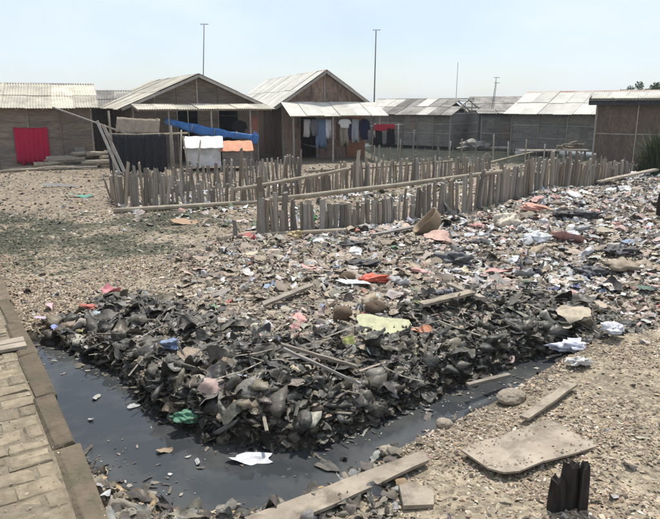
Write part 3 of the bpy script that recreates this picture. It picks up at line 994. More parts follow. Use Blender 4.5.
# dark low roof between the two left huts
hB, rB, _ = hut('bamboo_hut', (-14.2, 29.6, 0), 16, 'hut half hidden behind, only its dull brown roof showing between two huts', 'x', 4.7, 4.0, 2.3, 2.98, over=0.3, rake=0.2,
    sheets=(5, 2), smat='sheet_old', wmat='weave', npan=3, battens=(), seed=18)
hH, rH, _ = hut('bamboo_hut', (-16.2, 42, 0), 12, 'distant hut showing a sliver of pale roof left of the porch hut', 'x', 5.0, 4.0, 2.4, 3.2, sheets=(5, 2), smat='sheet_pale', wmat='weave', npan=3, battens=(), seed=19)
# far roof beyond the pond
hT, rT, _ = hut('bamboo_hut', (12.6, 58, 0), -20, 'distant shed with dark slate coloured roof behind the broken roofed hut', 'x', 8.0, 5.0, 2.0, 3.0, sheets=(8, 2), smat='sheet_old', wmat='weave_grey', npan=4, battens=(), seed=20)

# small grey shed beside the long pond hut
def flat_hut(name, loc, rz, label, L, W, z_front, z_back, wmat, rmat, npan, battens, over=0.2, th=0.05, floor=0.0, cap=None, nsh=6):
    root = thing(name, loc, label, 'hut', R(rz), 'huts of the settlement')
    wall(root, (0, 0), (L, 0), floor, z_front, npan, wmat, battens)
    wall(root, (0, 0), (0, W), floor, z_front, 2, wmat, battens, out=-1)
    wall(root, (L, 0), (L, W), floor, z_front, 2, wmat, ())
    wall(root, (0, W), (L, W), floor, z_back, npan, wmat, (), posts=False, out=-1)
    mb = MB()
    for k in range(5):
        x = L * k / 4
        mb.bar((x, -over, z_front + 0.03), (x, W + over, z_back + 0.03), 0.06, 0.07)
    roof = mb.build('roof', 'wood', root)
    mb = MB()
    mb.bar((-over - 0.05, -over - 0.02, z_front + 0.06), (L + over, -over - 0.02, z_front + 0.06), 0.03, th)
    mb.build('fascia', 'dark_fascia', roof)
    mb = MB()
    mb.bar((-over - 0.05, -over, z_front + 0.06), (-over - 0.05, W + over, z_back + 0.06), 0.03, th)
    mb.build('fascia', 'dark_fascia', roof)
    roof_slope(roof, (-over - 0.1, W + over, z_back + 0.07), (1, 0, 0), (0, -(W + 2 * over + 0.06), z_front - z_back), L + 2 * over + 0.1, math.hypot(W + 2 * over, z_front - z_back), nsh, 2, rmat, 4)
    return root
flat_hut('grey_shed', (8.75, 36.6, 0), -10, 'small flat roofed grey shed between the broken roofed hut and the long pond hut', 1.9, 2.5, 1.78, 1.98, 'weave_grey', 'sheet_old', 2, (0.8,), floor=0.05, nsh=2)
hR = flat_hut('bamboo_hut', (10.83, 25.87, 0), -23, 'brown walled hut at far right under a dark flat roof edge', 6.0, 4.5, 2.45, 2.62, 'weave_dark', 'sheet', 4, (1.25,), over=0.28, th=0.26, nsh=7)

# ------------------------------------------------------------------ things about the huts
def crumple_grid(n, seed, folds=5, amp=0.8, jit=0.1, aspect=1.0):
    """a crumpled sheet: n x n cells, about unit size, uneven rounded outline, ridges and a roll"""
    r = np.random.default_rng(seed)
    g = np.linspace(-1, 1, n + 1)
    u, v = np.meshgrid(g, g)
    u, v = u.ravel(), v.ravel()
    u = u + r.uniform(-jit, jit, u.size) / n
    v = v + r.uniform(-jit, jit, v.size) / n
    kq = r.uniform(0.25, 0.48)
    x, y = 0.55 * u * np.sqrt(np.maximum(1 - kq * v * v, 0.05)), 0.55 * v * np.sqrt(np.maximum(1 - kq * u * u, 0.05))
    a = np.arctan2(y, x)
    rad = np.hypot(x, y) * 2
    k = 1 + rad * (0.12 * np.sin(2 * a + r.uniform(0, 6)) + 0.10 * np.sin(3 * a + r.uniform(0, 6)) + 0.07 * np.sin(5 * a + r.uniform(0, 6)) + 0.05 * np.sin(8 * a + r.uniform(0, 6)))
    x, y = x * k, y * k * aspect
    z = np.zeros_like(x)
    for i in range(folds):
        t = r.uniform(0, 6.28)
        f = r.uniform(1.2, 2.6) * (1 + 0.35 * i)
        w = x * math.cos(t) + y * math.sin(t)
        z += amp * 0.30 / (1 + 0.5 * i) * np.abs(np.sin(f * w + r.uniform(0, 3.1))) * r.choice([-1, 1])
    z += r.uniform(-0.012, 0.012, z.size)
    t = r.uniform(0, 6.28)
    c, s = math.cos(t), math.sin(t)
    p, q = x * c + y * s, -x * s + y * c
    kb = r.uniform(-2.6, 2.6) * amp
    if abs(kb) > 0.1:
        p, z = np.sin(kb * p) / kb + 0 * p, z + (1 - np.cos(kb * p)) / kb
    x, y = p * c - q * s, p * s + q * c
    z -= z.mean()
    i = (np.arange(n)[:, None] * (n + 1) + np.arange(n)[None, :]).ravel()
    flip = r.random(i.size) < 0.5
    t1 = np.where(flip[:, None], np.stack([i, i + 1, i + n + 2], 1), np.stack([i, i + 1, i + n + 1], 1))
    t2 = np.where(flip[:, None], np.stack([i, i + n + 2, i + n + 1], 1), np.stack([i + 1, i + n + 2, i + n + 1], 1))
    return np.stack([x, y, z], 1), np.concatenate([t1, t2])

def bag(seed, flat=0.55, sub=3):
    """a crumpled carrier bag: ridged, lopsided"""
    v, f = ico(sub)
    r = np.random.default_rng(seed)
    k = np.ones(len(v))
    for i in range(8):
        d = r.normal(size=3)
        d /= np.linalg.norm(d)
        q = v @ d
        fr = r.uniform(1.5, 3.0) * (1 + 0.42 * i)
        k += 0.37 / (1 + 0.42 * i) * (0.55 - np.abs(np.sin(fr * q + r.uniform(0, 3.1))))
    k += r.uniform(-0.07, 0.07, len(v)) * (2.0 if sub < 3 else 0.5)
    v = v * k[:, None]
    # a gathered corner
    d = r.normal(size=3)
    d[2] = abs(d[2]) * 0.4
    d /= np.linalg.norm(d)
    q = np.clip(v @ d - 0.55, 0, None)
    v = v + d * (q * 0.9)[:, None]
    v[:, 0] *= r.uniform(0.9, 1.35)
    v[:, 2] *= flat
    v[:, 2] = np.where(v[:, 2] < -0.3 * flat, -0.3 * flat + 0.3 * (v[:, 2] + 0.3 * flat), v[:, 2])
    return v, f

def ico(sub):
    t = (1 + 5 ** 0.5) / 2
    v = [(-1, t, 0), (1, t, 0), (-1, -t, 0), (1, -t, 0), (0, -1, t), (0, 1, t), (0, -1, -t), (0, 1, -t), (t, 0, -1), (t, 0, 1), (-t, 0, -1), (-t, 0, 1)]
    v = [Vector(p).normalized() for p in v]
    f = [(0, 11, 5), (0, 5, 1), (0, 1, 7), (0, 7, 10), (0, 10, 11), (1, 5, 9), (5, 11, 4), (11, 10, 2), (10, 7, 6), (7, 1, 8),
         (3, 9, 4), (3, 4, 2), (3, 2, 6), (3, 6, 8), (3, 8, 9), (4, 9, 5), (2, 4, 11), (6, 2, 10), (8, 6, 7), (9, 8, 1)]
    for _ in range(sub):
        c, nf = {}, []
        def mid(a, b):
            k = (min(a, b), max(a, b))
            if k not in c:
                v.append(((v[a] + v[b]) / 2).normalized())
                c[k] = len(v) - 1
            return c[k]
        for a, b, d in f:
            ab, bd, da = mid(a, b), mid(b, d), mid(d, a)
            nf += [(a, ab, da), (b, bd, ab), (d, da, bd), (ab, bd, da)]
        f = nf
    return np.array([tuple(p) for p in v]), np.array(f)

def lump(seed, sub=2, amp=0.22, flat=0.6, sharp=0.0):
    """a crumpled bag or stone: unit radius, uneven"""
    v, f = ico(sub)
    r = np.random.default_rng(seed)
    k = np.ones(len(v))
    for _ in range(7):
        d = r.normal(size=3)
        d /= np.linalg.norm(d)
        q = v @ d
        k += r.uniform(-amp, amp) * (np.abs(q - r.uniform(-0.4, 0.4)) if sharp else np.sin(q * r.uniform(2, 5) + r.uniform(0, 6)) * 0.6)
    if sharp:
        k += r.uniform(-sharp, sharp, len(v))
    v = v * k[:, None]
    v[:, 2] *= flat
    return v, f

def np_obj(name, vf, mat, loc=(0, 0, 0), scale=1.0, rot=(0, 0, 0), parent=None, smooth=False, color=None):
    me = mesh_np(name, vf[0], vf[1], None, smooth, M[mat] if isinstance(mat, str) else mat)
    o = bpy.data.objects.new(name, me)
    link(o, parent)
    o.location = loc
    o.scale = (scale,) * 3 if not hasattr(scale, '__len__') else scale
    o.rotation_euler = rot
    if color is not None: o.color = (*color, 1)
    return o

def hanging_cloth(name, outline, loc, rz, color, label, cat, group=None, sway=0.02):
    """garment hanging from its top edge: outline in (x, z) with z <= 0, a few cm thick and waved"""
    bm = bmesh.new()
    bm.faces.new([bm.verts.new((x, 0, z)) for x, z in outline])
    bmesh.ops.triangulate(bm, faces=bm.faces[:])
    for _ in range(2):
        bmesh.ops.subdivide_edges(bm, edges=bm.edges[:], cuts=1, use_grid_fill=True)
    ph = random.uniform(0, 6)
    for v in bm.verts:
        x, z = v.co.x, v.co.z
        k = min(1.0, 0.25 - z * 1.2)
        v.co.y = k * (sway * 1.6 * math.sin(x * 23 + z * 2.5 + ph) + sway * 0.9 * math.sin(x * 47 - z * 4 + ph * 2)) + 0.015 * math.sin(z * 7 + ph)
        v.co.x += 0.02 * k * math.sin(z * 9 + ph)
    me = bpy.data.meshes.new(name)
    bm.to_mesh(me)
    bm.free()
    me.polygons.foreach_set('use_smooth', [True] * len(me.polygons))
    me.materials.append(M['cloth'])
    o = link(bpy.data.objects.new(name, me))
    md = o.modifiers.new('thickness', 'SOLIDIFY')
    md.thickness = 0.012
    o.location = loc
    o.rotation_euler = (0, 0, rz)
    o.color = (*color, 1)
    return tag(o, label, cat, group)

# red cloth on the left hut's wall (a pleated sheet with thickness)
def pleated(w, h, n, amp, th, seed=0, hem=0.03):
    r = random.Random(seed)
    vs, fs = [], []
    m = 6
    for lay in (0, 1):
        for j in range(m + 1):
            for i in range(n + 1):
                x = w * (i / n - 0.5)
                z = -h * j / m + (hem * math.sin(i * 0.9) * (j / m) if j == m else 0) - (0.03 * math.sin(math.pi * i / n) if j == 0 else 0)
                y = amp * math.sin(i * 1.7 + 0.3 * j) * (0.4 + 0.6 * j / m) + r.uniform(-0.2, 0.2) * amp
                vs.append((x, y + lay * th, z))
    k = (n + 1) * (m + 1)
    for j in range(m):
        for i in range(n):
            a = j * (n + 1) + i
            fs.append((a, a + n + 1, a + n + 2, a + 1))
            fs.append((k + a, k + a + 1, k + a + n + 2, k + a + n + 1))
    for i in range(n):
        fs.append((i, i + 1, k + i + 1, k + i))
        a = m * (n + 1) + i
        fs.append((a + 1, a, k + a, k + a + 1))
    mb = MB()
    mb.add(vs, fs)
    return mb
c22, s22 = math.cos(R(22)), math.sin(R(22))
def on_A(t, out, z):   # point on the left hut's front wall: t metres left of its right corner
    return (-9.5 - t * c22 + out * s22, 25.3 - t * s22 - out * c22, z)
o = pleated(1.18, 1.40, 26, 0.045, 0.012, 2, 0.05).build('red_cloth', 'cloth', None, True)
o.location = on_A(2.22, 0.12, 1.56)
o.rotation_euler = (0, 0, R(22))
o.color = (0.46, 0.02, 0.06, 1)
tag(o, 'crimson cloth hung out on the wall of the left hut', 'cloth')

# wood pile at the foot of that wall
r9 = random.Random(9)
for k in range(40):
    t = r9.uniform(-1.0, 3.4) if k % 2 else r9.uniform(-0.9, 1.2)
    ln = r9.uniform(0.7, 1.7)
    lay = r9.choice([0, 1, 3 if t < 0.9 else 0, 2]) if t < 1.5 else r9.choice([0, 0, 1])
    out = r9.uniform(0.5, 1.6) - lay * 0.16
    x, y, _ = on_A(t, out, 0)
    a = R(22) + r9.uniform(-0.45, 0.45)
    z = float(hgt(x, y)) + 0.06 + lay * 0.15
    dx, dy = math.cos(a) * ln / 2, math.sin(a) * ln / 2
    mb = MB()
    if k % 3 == 0:
        mb.bar((-dx, -dy, -0.02), (dx, dy, r9.uniform(0, 0.08)), r9.uniform(0.16, 0.26), 0.06)
    else:
        mb.tube([(-dx, -dy, 0), (0, 0, r9.uniform(0.0, 0.03)), (dx, dy, r9.uniform(0, 0.06))], [r9.uniform(0.07, 0.11), 0.085, 0.06], 7)
    o = mb.build('firewood', ['board', 'bamboo', 'wood', 'stake', 'board'][k % 5])
    o.location = (x, y, z)
    tag(o, '%s %s of the wood pile %s' % ('flat plank in the' if k % 3 == 0 else ('short log in the' if ln < 1.1 else 'long log in the'), ['bottom layer', 'second layer', 'third layer', 'top'][lay],
            'at its right end' if t < 0.6 else ('below the red cloth' if t > 1.6 else 'right of the red cloth')), 'timber', 'wood pile by the left hut')
def pole(name, p0, p1, r0, r1, mat, label, cat, group=None, bend=0.0, n=8):
    p0, p1 = Vector(p0), Vector(p1)
    mb = MB()
    pts = []
    for k in range(6):
        t = k / 5
        p = p0.lerp(p1, t) - p0
        p.z += -bend * 4 * t * (1 - t)
        pts.append(p)
    mb.tube(pts, [r0 + (r1 - r0) * k / 5 for k in range(6)], n)
    o = mb.build(name, mat, None, True)
    o.location = p0
    return tag(o, label, cat, group)
a_, b_ = on_A(3.2, 1.7, 0.07), on_A(-0.9, 1.0, 0.13)
pole('long_pole', a_, b_, 0.05, 0.04, 'bamboo', 'pale straight pole lying on the ground in front of the wood pile', 'pole')
# slanting pole from the left hut's eave down to the net rack
pole('long_pole', (-10.4, 24.0, 2.30), (-7.1, 22.05, 1.42), 0.035, 0.03, 'batten', 'pale thin pole slanting down from the left hut roof edge to the black net', 'pole')
# pole and planks leaning on the net rack
pole('upright_pole', (-7.25, 21.0, -0.1), (-7.29, 21.0, 2.2), 0.045, 0.035, 'wood', 'upright grey pole standing at the left end of the black net', 'pole')
for k, (x0, x1, w, lab) in enumerate([(-7.75, -6.95, 0.09, 'long grey plank leaning against the net rack, left one of the two'), (-7.56, -6.72, 0.10, 'long grey plank leaning against the net rack, right one of the two')]):
    mb = MB()
    mb.bar((x1 - x0, -0.35 - 0.1 * k, -0.05), (0, 0, 1.85 - 0.12 * k), w, 0.035, (0, 1, 0))
    o = mb.build('leaning_plank', 'batten')
    o.location = (x0, 21.15, float(hgt(x0, 21.0)) + 0.03)
    tag(o, lab, 'plank')
# net rack: posts and rail, black net and old mat over it
rk = thing('net_rack', (-6.7, 22.0, 0), 'rough pole rack carrying the black net', 'rack')
for x in (-0.95, 1.15):
    MB().tube([(x, 0, -0.2), (x + 0.03, 0, 1.5)], [0.05, 0.04], 7).build('post', 'wood', rk, True)
MB().tube([(-1.1, 0, 1.40), (0, 0, 1.37), (1.75, 0, 1.44)], 0.035, 7).build('rail', 'bamboo', rk, True)
for x, h, ln in ((1.45, 1.55, 0.1), (1.75, 1.35, -0.15), (2.0, 1.2, 0.2), (1.25, 1.7, -0.05)):
    MB().tube([(x, -0.1, -0.1), (x + ln, -0.05, h)], [0.035, 0.03], 6).build('stick', 'wood', rk, True)
o = pleated(2.0, 1.36, 30, 0.085, 0.06, 5, 0.13).build('fishing_net', 'net', None, True)
o.location = (-6.72, 21.92, 1.43)
o.rotation_euler = (R(-4), 0, R(2))
tag(o, 'black fishing net hung in folds over a pole rack', 'fishing net')
o = pleated(1.5, 0.62, 18, 0.04, 0.04, 6, 0.05).build('straw_mat', 'thatch', None, True)
o.location = (-6.75, 22.45, 1.95)
o.rotation_euler = (R(-28), R(3), R(3))
tag(o, 'old brown mat propped above the black net', 'mat')
for x in (-7.4, -6.1):
    pole('prop_pole', (x, 22.55, -0.1), (x, 22.5, 1.93), 0.04, 0.035, 'wood', 'thin pole propping the old brown mat', 'pole', 'mat props')

# white and orange roofed coops
def coop(loc, rz, w, d, h, hb, roofmat, wallmat, label, legs=0.18):
    root = thing('animal_coop', loc, label, 'coop', rz)
    for nm, args in (('front_panel', ((-w / 2, 0, (legs + h) / 2), (w / 2, 0, (legs + h) / 2))), ('back_panel', ((-w / 2, d, (legs + hb) / 2), (w / 2, d, (legs + hb) / 2)))):
        MB().bar(args[0], args[1], 0.03, (h if nm[0] == 'f' else hb) - legs).build(nm, wallmat, root)
    for sx in (-1, 1):
        mb = MB()
        x = sx * (w / 2 - 0.016)
        mb.add([(x - 0.012, 0.016, legs), (x - 0.012, d - 0.016, legs), (x - 0.012, d - 0.016, hb), (x - 0.012, 0.016, h), (x + 0.012, 0.016, legs), (x + 0.012, d - 0.016, legs), (x + 0.012, d - 0.016, hb), (x + 0.012, 0.016, h)],
               [(0, 3, 2, 1), (4, 5, 6, 7), (0, 1, 5, 4), (1, 2, 6, 5), (2, 3, 7, 6), (3, 0, 4, 7)])
        mb.build('side_panel', 'weave_grey' if sx < 0 else wallmat, root)
        for y in (0.04, d - 0.04):
            MB().box(x - 0.03, x + 0.03, y - 0.03, y + 0.03, -0.05, legs + 0.05).build('leg', 'wood', root)
    mb = MB()
    n = 10
    vs, fs = [], []
    for lay in (0, -0.025):
        for i in range(n + 1):
            for j, (yy, zz) in enumerate(((-0.14, h - 0.02), (d / 2, (h + hb) / 2 + 0.05), (d + 0.12, hb + 0.06))):
                vs.append(((w + 0.2) * (i / n - 0.5), yy, zz + 0.035 + lay + 0.012 * math.sin(i * 2.1 + j)))
    k = 3 * (n + 1)
    for i in range(n):
        for j in range(2):
            a = i * 3 + j
            fs.append((a, a + 3, a + 4, a + 1))
            fs.append((k + a, k + a + 1, k + a + 4, k + a + 3))
        fs.append((i * 3, k + i * 3, k + i * 3 + 3, i * 3 + 3))
        fs.append((i * 3 + 2, i * 3 + 5, k + i * 3 + 5, k + i * 3 + 2))
    for e in (0, n):
        for j in range(2):
            a = e * 3 + j
            fs.append((a, a + 1, k + a + 1, k + a))
    mb.add(vs, fs)
    mb.build('roof', roofmat, root)
    return root
coop((-4.62, 23.0, 0.0), R(10), 1.22, 1.15, 0.86, 1.13, 'sack_white', 'sack_white', 'low coop wrapped in white sacking with a white roof')
coop((-3.46, 23.25, 0.0), R(10), 1.05, 0.9, 0.74, 0.96, 'orange_sheet', 'weave_grey', 'low coop with a faded orange sheet roof')

# blue tarpaulin roll slung across the porch
def tarp_roll():
    v, f = [], []
    p0, p1 = Vector((-6.5, 25.05, 1.80)), Vector((-3.1, 25.6, 1.14))
    n, m = 26, 10
    pts, rad = [], []
    for k in range(n + 1):
        t = k / n
        p = p0.lerp(p1, t) - p0
        p.z -= 0.10 * math.sin(math.pi * t)
        pts.append(p)
        rad.append((0.08 + 0.065 * math.sin(math.pi * min(1, t * 1.15))) * (1 + 0.08 * math.sin(k * 0.9) + random.uniform(-0.06, 0.06)))
    mb = MB()
    mb.tube(pts, rad, m)
    # the roll hangs slack: flattened front to back, its lower edge creased
    for i in range(n + 1):
        for j in range(m):
            x, y, z = mb.v[i * m + j]
            c = pts[i]
            dz = z - c.z
            mb.v[i * m + j] = (x, c.y + (y - c.y) * 0.45, c.z + dz * (1.15 if dz > 0 else 1.55 + 0.25 * math.sin(i * 1.3)))
    return mb, p0
mb, p0 = tarp_roll()
troot = thing('tarpaulin_roll', p0, 'rolled blue tarpaulin slung slanting across the porch', 'tarpaulin')
mb.build('roll', 'tarp_blue', troot, True)
o = np_obj('loose_end', bag(61, 1.0), 'tarp_blue', (3.44, 0.55, -0.80), (0.11, 0.09, 0.30), (0.1, 0.3, 0.4), troot, True)
for t in (0.3, 0.55, 0.8):
    q = Vector((3.4, 0.55, -0.66)) * t
    q.z -= 0.1 * math.sin(math.pi * t)
    MB().tube([q + Vector((-0.015, 0, 0)), q + Vector((0.015, 0.005, -0.006))], [0.15, 0.15], 12).build('tie', 'batten', troot)
# dark cloths hung inside that porch
def in_hut(o, x, y, z):
    a = o.rotation_euler[2]
    return (o.location.x + x * math.cos(a) - y * math.sin(a), o.location.y + x * math.sin(a) + y * math.cos(a), z)
shirt = [(-0.10, 0), (-0.30, -0.08), (-0.36, -0.34), (-0.24, -0.36), (-0.21, -0.2), (-0.22, -0.66), (0.22, -0.66), (0.21, -0.2), (0.24, -0.36), (0.36, -0.34), (0.30, -0.08), (0.10, 0)][::-1]
trous = [(-0.19, 0), (-0.24, -0.96), (-0.06, -0.97), (-0.005, -0.36), (0.06, -0.97), (0.23, -0.95), (0.19, 0)]
skirt = [(-0.17, 0), (-0.25, -0.62), (-0.1, -0.65), (0.08, -0.62), (0.24, -0.64), (0.17, 0)]
towel = [(-0.16, 0), (-0.18, -0.72), (0.02, -0.75), (0.17, -0.71), (0.16, 0)]
def sc(ol, k, q=None): return [(x * k, z * (q or k)) for x, z in ol]
aC = hC.rotation_euler[2]
hanging_cloth('cloth', sc(towel, 1.2), in_hut(hC, 2.05, -1.2, 1.95), aC, (0.30, 0.13, 0.10), 'dull pink cloth hanging at the right end of the dark porch', 'cloth')
hanging_cloth('garment', sc(shirt, 1.0), in_hut(hC, 1.5, -0.9, 1.75), aC, (0.02, 0.02, 0.025), 'black shirt hanging inside the dark porch', 'shirt')
MB().tube([(0, 0, 0), (4.0 * math.cos(aC), 4.0 * math.sin(aC), -0.03)], 0.006, 5).build('clothes_line', 'metal')
o = bpy.data.objects['clothes_line']
o.location = in_hut(hC, -1.7, -1.2, 1.97)
tag(o, 'thin line strung under the dark porch roof', 'clothes line')

# washing under the pale porch roof
aD = hD.rotation_euler[2]
ln = MB().tube([(0, 0, 0), (1.9 * math.cos(aD), 1.9 * math.sin(aD), -0.03), (3.9 * math.cos(aD), 3.9 * math.sin(aD), 0.0)], 0.007, 5).build('clothes_line', 'metal')
ln.location = in_hut(hD, -1.95, -1.62, 1.80)
tag(ln, 'thin line holding the washing under the pale porch roof', 'clothes line')
wash = [(-1.28, sc(towel, 0.9, 1.0), (0.42, 0.39, 0.37), 'washed out grey cloth at the left end of the washing line', 'cloth'),
        (-0.98, sc(shirt, 0.55, 1.05), (0.14, 0.14, 0.16), 'narrow dark grey shirt hanging left of the blue jeans', 'shirt'),
        (-0.66, sc(trous, 1.05, 1.27), (0.13, 0.18, 0.27), 'pale blue jeans, longest piece on the washing line', 'trousers'),
        (-0.34, sc(towel, 0.8, 1.1), (0.58, 0.58, 0.60), 'white cloth hanging right of the blue jeans', 'cloth'),
        (-0.10, sc(towel, 0.6, 1.4), (0.24, 0.14, 0.14), 'dull pink brown towel in the middle of the washing', 'towel'),
        (0.40, sc(trous, 1.0, 1.18), (0.28, 0.235, 0.19), 'beige trousers hanging below a white shirt', 'trousers'),
        (0.62, sc(towel, 0.7, 1.2), (0.025, 0.03, 0.06), 'dark blue towel right of the beige trousers', 'towel'),
        (0.90, sc(trous, 0.8, 1.05), (0.33, 0.34, 0.37), 'light grey trousers between two navy pieces of washing', 'trousers'),
        (1.32, sc(shirt, 0.8, 1.35), (0.018, 0.022, 0.055), 'navy shirt at the right end of the washing line', 'shirt')]
for k, (x, ol, col, lab, cat) in enumerate(wash):
    hanging_cloth('garment', ol, in_hut(hD, x, -1.62 - 0.012 * (k % 2), 1.79), aD, col, lab, cat, 'washing on the porch line', sway=0.03)
hanging_cloth('garment', sc(shirt, 0.85, 0.6), in_hut(hD, 0.38, -1.69, 1.80), aD, (0.66, 0.66, 0.66), 'white shirt hung over the beige trousers', 'shirt', 'washing on the porch line')
# separate rack of washing to the right of the porch
dr = thing('drying_rack', (1.95, 26.9, 0), 'bare pole rack right of the pale porch with red and black washing', 'rack')
for x in (-0.05, 0.95):
    MB().tube([(x, 0, -0.2), (x, 0, 1.62)], [0.035, 0.03], 7).build('post', 'batten', dr, True)
MB().tube([(-0.25, 0, 1.52), (1.15, 0, 1.58)], 0.022, 6).build('rail', 'batten', dr, True)
hanging_cloth('garment', [(-0.44, 0.03), (-0.47, -0.2), (-0.1, -0.26), (0.2, -0.2), (0.44, -0.14), (0.44, 0.04)], (2.3, 26.84, 1.56), R(4), (0.30, 0.03, 0.05), 'red garment laid over the pole right of the porch', 'cloth')
hanging_cloth('garment', sc(skirt, 0.85, 1.1), (2.05, 26.88, 1.42), R(4), (0.012, 0.012, 0.014), 'black garment hanging left below the red one', 'cloth')
hanging_cloth('garment', sc(trous, 0.8, 0.82), (2.58, 26.88, 1.45), R(4), (0.014, 0.013, 0.015), 'black trousers hanging right below the red garment', 'trousers')

# thin bamboo posts and wire by the pond edge
for k, (x, y, h) in enumerate([(1.9, 28.6, 1.3), (2.7, 28.2, 1.2), (3.6, 27.4, 1.35), (4.6, 26.9, 1.1), (5.6, 26.7, 1.0), (6.9, 26.5, 1.2), (8.2, 26.3, 1.0), (3.1, 27.9, 0.9), (5.1, 26.8, 0.9), (6.2, 26.6, 0.8), (7.5, 26.4, 0.9), (9.0, 26.4, 0.8)]):
    pole('pond_post', (x, y, float(hgt(x, y)) - 0.2), (x + random.uniform(-0.05, 0.05), y, h), 0.035, 0.03, 'stake', 'thin bare post standing along the near edge of the pond', 'post', 'posts along the pond')

# jetty with timber at the right
jt = thing('small_jetty', (10.2, 28.9, 0), 'low timber platform on short posts beside the brown right hut', 'jetty', R(-4))
for k, (y, dz) in enumerate([(0, 0), (0.2, 0.01), (0.4, -0.005), (0.6, 0.0)]):
    MB().bar((-1.5 + 0.1 * k, y, 0.33 + dz), (1.75, y + 0.02, 0.36 + dz), 0.16, 0.04).build('plank', 'batten' if k % 2 == 0 else 'wood', jt)
for x in (-1.0, 0.0, 0.8, 1.5):
    for y in (0.05, 0.55):
        MB().tube([(x, y, -0.5), (x, y, 0.31)], 0.045, 7).build('leg', 'wood', jt, True)
for k in range(9):
    x = 11.0 + r9.uniform(-0.35, 0.5)
    z = 0.42 + 0.06 * (k // 2)
    a = r9.uniform(-0.5, 0.6)
    l = r9.uniform(0.35, 0.7)
    pole('driftwood', (x - l * math.cos(a) / 2, 29.0 + r9.uniform(0, 0.3), z), (x + l * math.cos(a) / 2, 29.0 + r9.uniform(0, 0.3), z + l * math.sin(a) * 0.6 + 0.03), 0.05, 0.035, 'wood', 'piece of rough wood heaped on the small jetty', 'timber', 'wood heaped on the jetty')
pole('long_pole', (4.6, 22.5, 0.1), (9.2, 28.6, 0.3), 0.05, 0.04, 'bamboo', 'long bamboo pole running from the pens to the jetty', 'pole')
pole('long_pole', (6.0, 22.0, 0.06), (10.5, 26.2, 0.12), 0.05, 0.04, 'bamboo', 'bamboo pole lying on bare ground behind the near fence', 'pole')
mb = MB()
mb.bar((0, 0, 0), (2.1, 1.1, 0.22), 0.16, 0.05)
o = mb.build('leaning_plank', 'wood')
o.location = (7.15, 16.6, float(hgt(7.15, 16.6)) + 0.14)
tag(o, 'weathered beam slanting against the right end of the near fence', 'beam')
# white heap by the broken-roofed hut
o = np_obj('tarp_heap', bag(71, 0.6), 'batten', (8.25, 36.2, 0.10), (0.7, 0.45, 0.5), (0, 0, 0.3), None, True)
tag(o, 'pale tarpaulin heap beside the broken roofed hut', 'tarpaulin')

# poles and aerials above the roofs
def aerial(loc, h, lean, label, head=True, r0=0.03, extra=None):
    root = thing('aerial_mast', loc, label, 'aerial')
    MB().tube([(0, 0, 0), (lean * 0.5, 0, h * 0.5), (lean, 0, h)], [r0, r0 * 0.8, r0 * 0.6], 7).build('mast', 'metal', root, True)
    if head:
        b = MB()
        b.bar((lean - 0.16, 0, h + 0.02), (lean + 0.22, -0.1, h + 0.02), 0.02, 0.02)
        b.build('boom', 'metal', root)
        for k in range(5):
            x = lean - 0.14 + 0.08 * k
            MB().bar((x, -0.24 + 0.02 * k, h + 0.04), (x, 0.2 - 0.02 * k, h + 0.045), 0.012, 0.012).build('element', 'metal', root)
    return root
aerial((-6.05, 30.3, 1.9), 4.05, 0.26, 'tall thin aerial mast rising above the dark porch hut')
aerial((2.25, 33.0, 0.0), 6.0, 0.06, 'tallest aerial mast standing right of the washing hut', r0=0.045)
aerial((8.05, 41.0, 0.0), 5.0, 0.02, 'bare hair thin mast above the broken roof', head=False, r0=0.022)
aerial((11.2, 45.0, 0.0), 4.2, 0.38, 'leaning aerial mast behind the broken roofed hut', r0=0.035)
aerial((11.75, 46.5, 0.0), 3.9, 0.25, 'short leaning aerial mast right of another behind the broken roof', r0=0.03)

# ------------------------------------------------------------------ trees and reeds
def leaf_cloud(centers, radii, n, size, seed):
    r = np.random.default_rng(seed)
    k = r.integers(0, len(centers), n)
    d = r.normal(size=(n, 3))
    d /= np.linalg.norm(d, axis=1, keepdims=True)
    p = np.array(centers)[k] + d * (np.array(radii)[k] * r.uniform(0.2, 1, n) ** 0.5)[:, None]
    a = r.normal(size=(n, 3))
    a /= np.linalg.norm(a, axis=1, keepdims=True)
    b = np.cross(a, r.normal(size=(n, 3)))
    b /= np.linalg.norm(b, axis=1, keepdims=True)
    s = size * r.uniform(0.6, 1.3, n)[:, None]
    v = np.stack([p - a * s, p + b * s * 0.45, p + a * s, p - b * s * 0.45], 1).reshape(-1, 3)
    i = np.arange(n)[:, None] * 4
    t = np.concatenate([i + [0, 1, 2], i + [0, 2, 3]])
    return v, t
def tree(loc, h, label, blobs, n, size, seed):
    root = thing('tree', loc, label, 'tree', group='trees beyond the right huts')
    mb = MB()
    mb.tube([(0, 0, -0.3), (0.1, 0, h * 0.4), (0.05, 0, h * 0.75)], [0.16, 0.12, 0.06], 8)
    for c, rad in blobs:
        mb.tube([(0.08, 0, h * 0.45), (c[0] * 0.6, c[1] * 0.6, (h * 0.45 + c[2]) / 2 + 0.1), c], [0.07, 0.045, 0.015], 6)
    mb.build('trunk', 'wood', root, True)
    v, t = leaf_cloud([b[0] for b in blobs], [b[1] for b in blobs], n, size, seed)
    o = np_obj('crown', (v, t), 'leaf', parent=root)
    return root
tree((28.6, 60, 0), 4.6, 'sparse tree tops peeping above the long pale roof', [((-0.6, 0, 3.75), 0.38), ((0.3, 0.2, 4.1), 0.42), ((-1.3, 0, 3.5), 0.32), ((0.9, 0, 3.5), 0.4)], 800, 0.09, 1)
tree((30.7, 58, 0), 4.4, 'fuller green tree behind the far right hut roof', [((0, 0, 3.9), 0.95), ((-1.1, 0.2, 3.6), 0.75), ((1.0, 0, 4.2), 0.8), ((0.2, -0.4, 3.2), 1.0)], 2200, 0.13, 2)
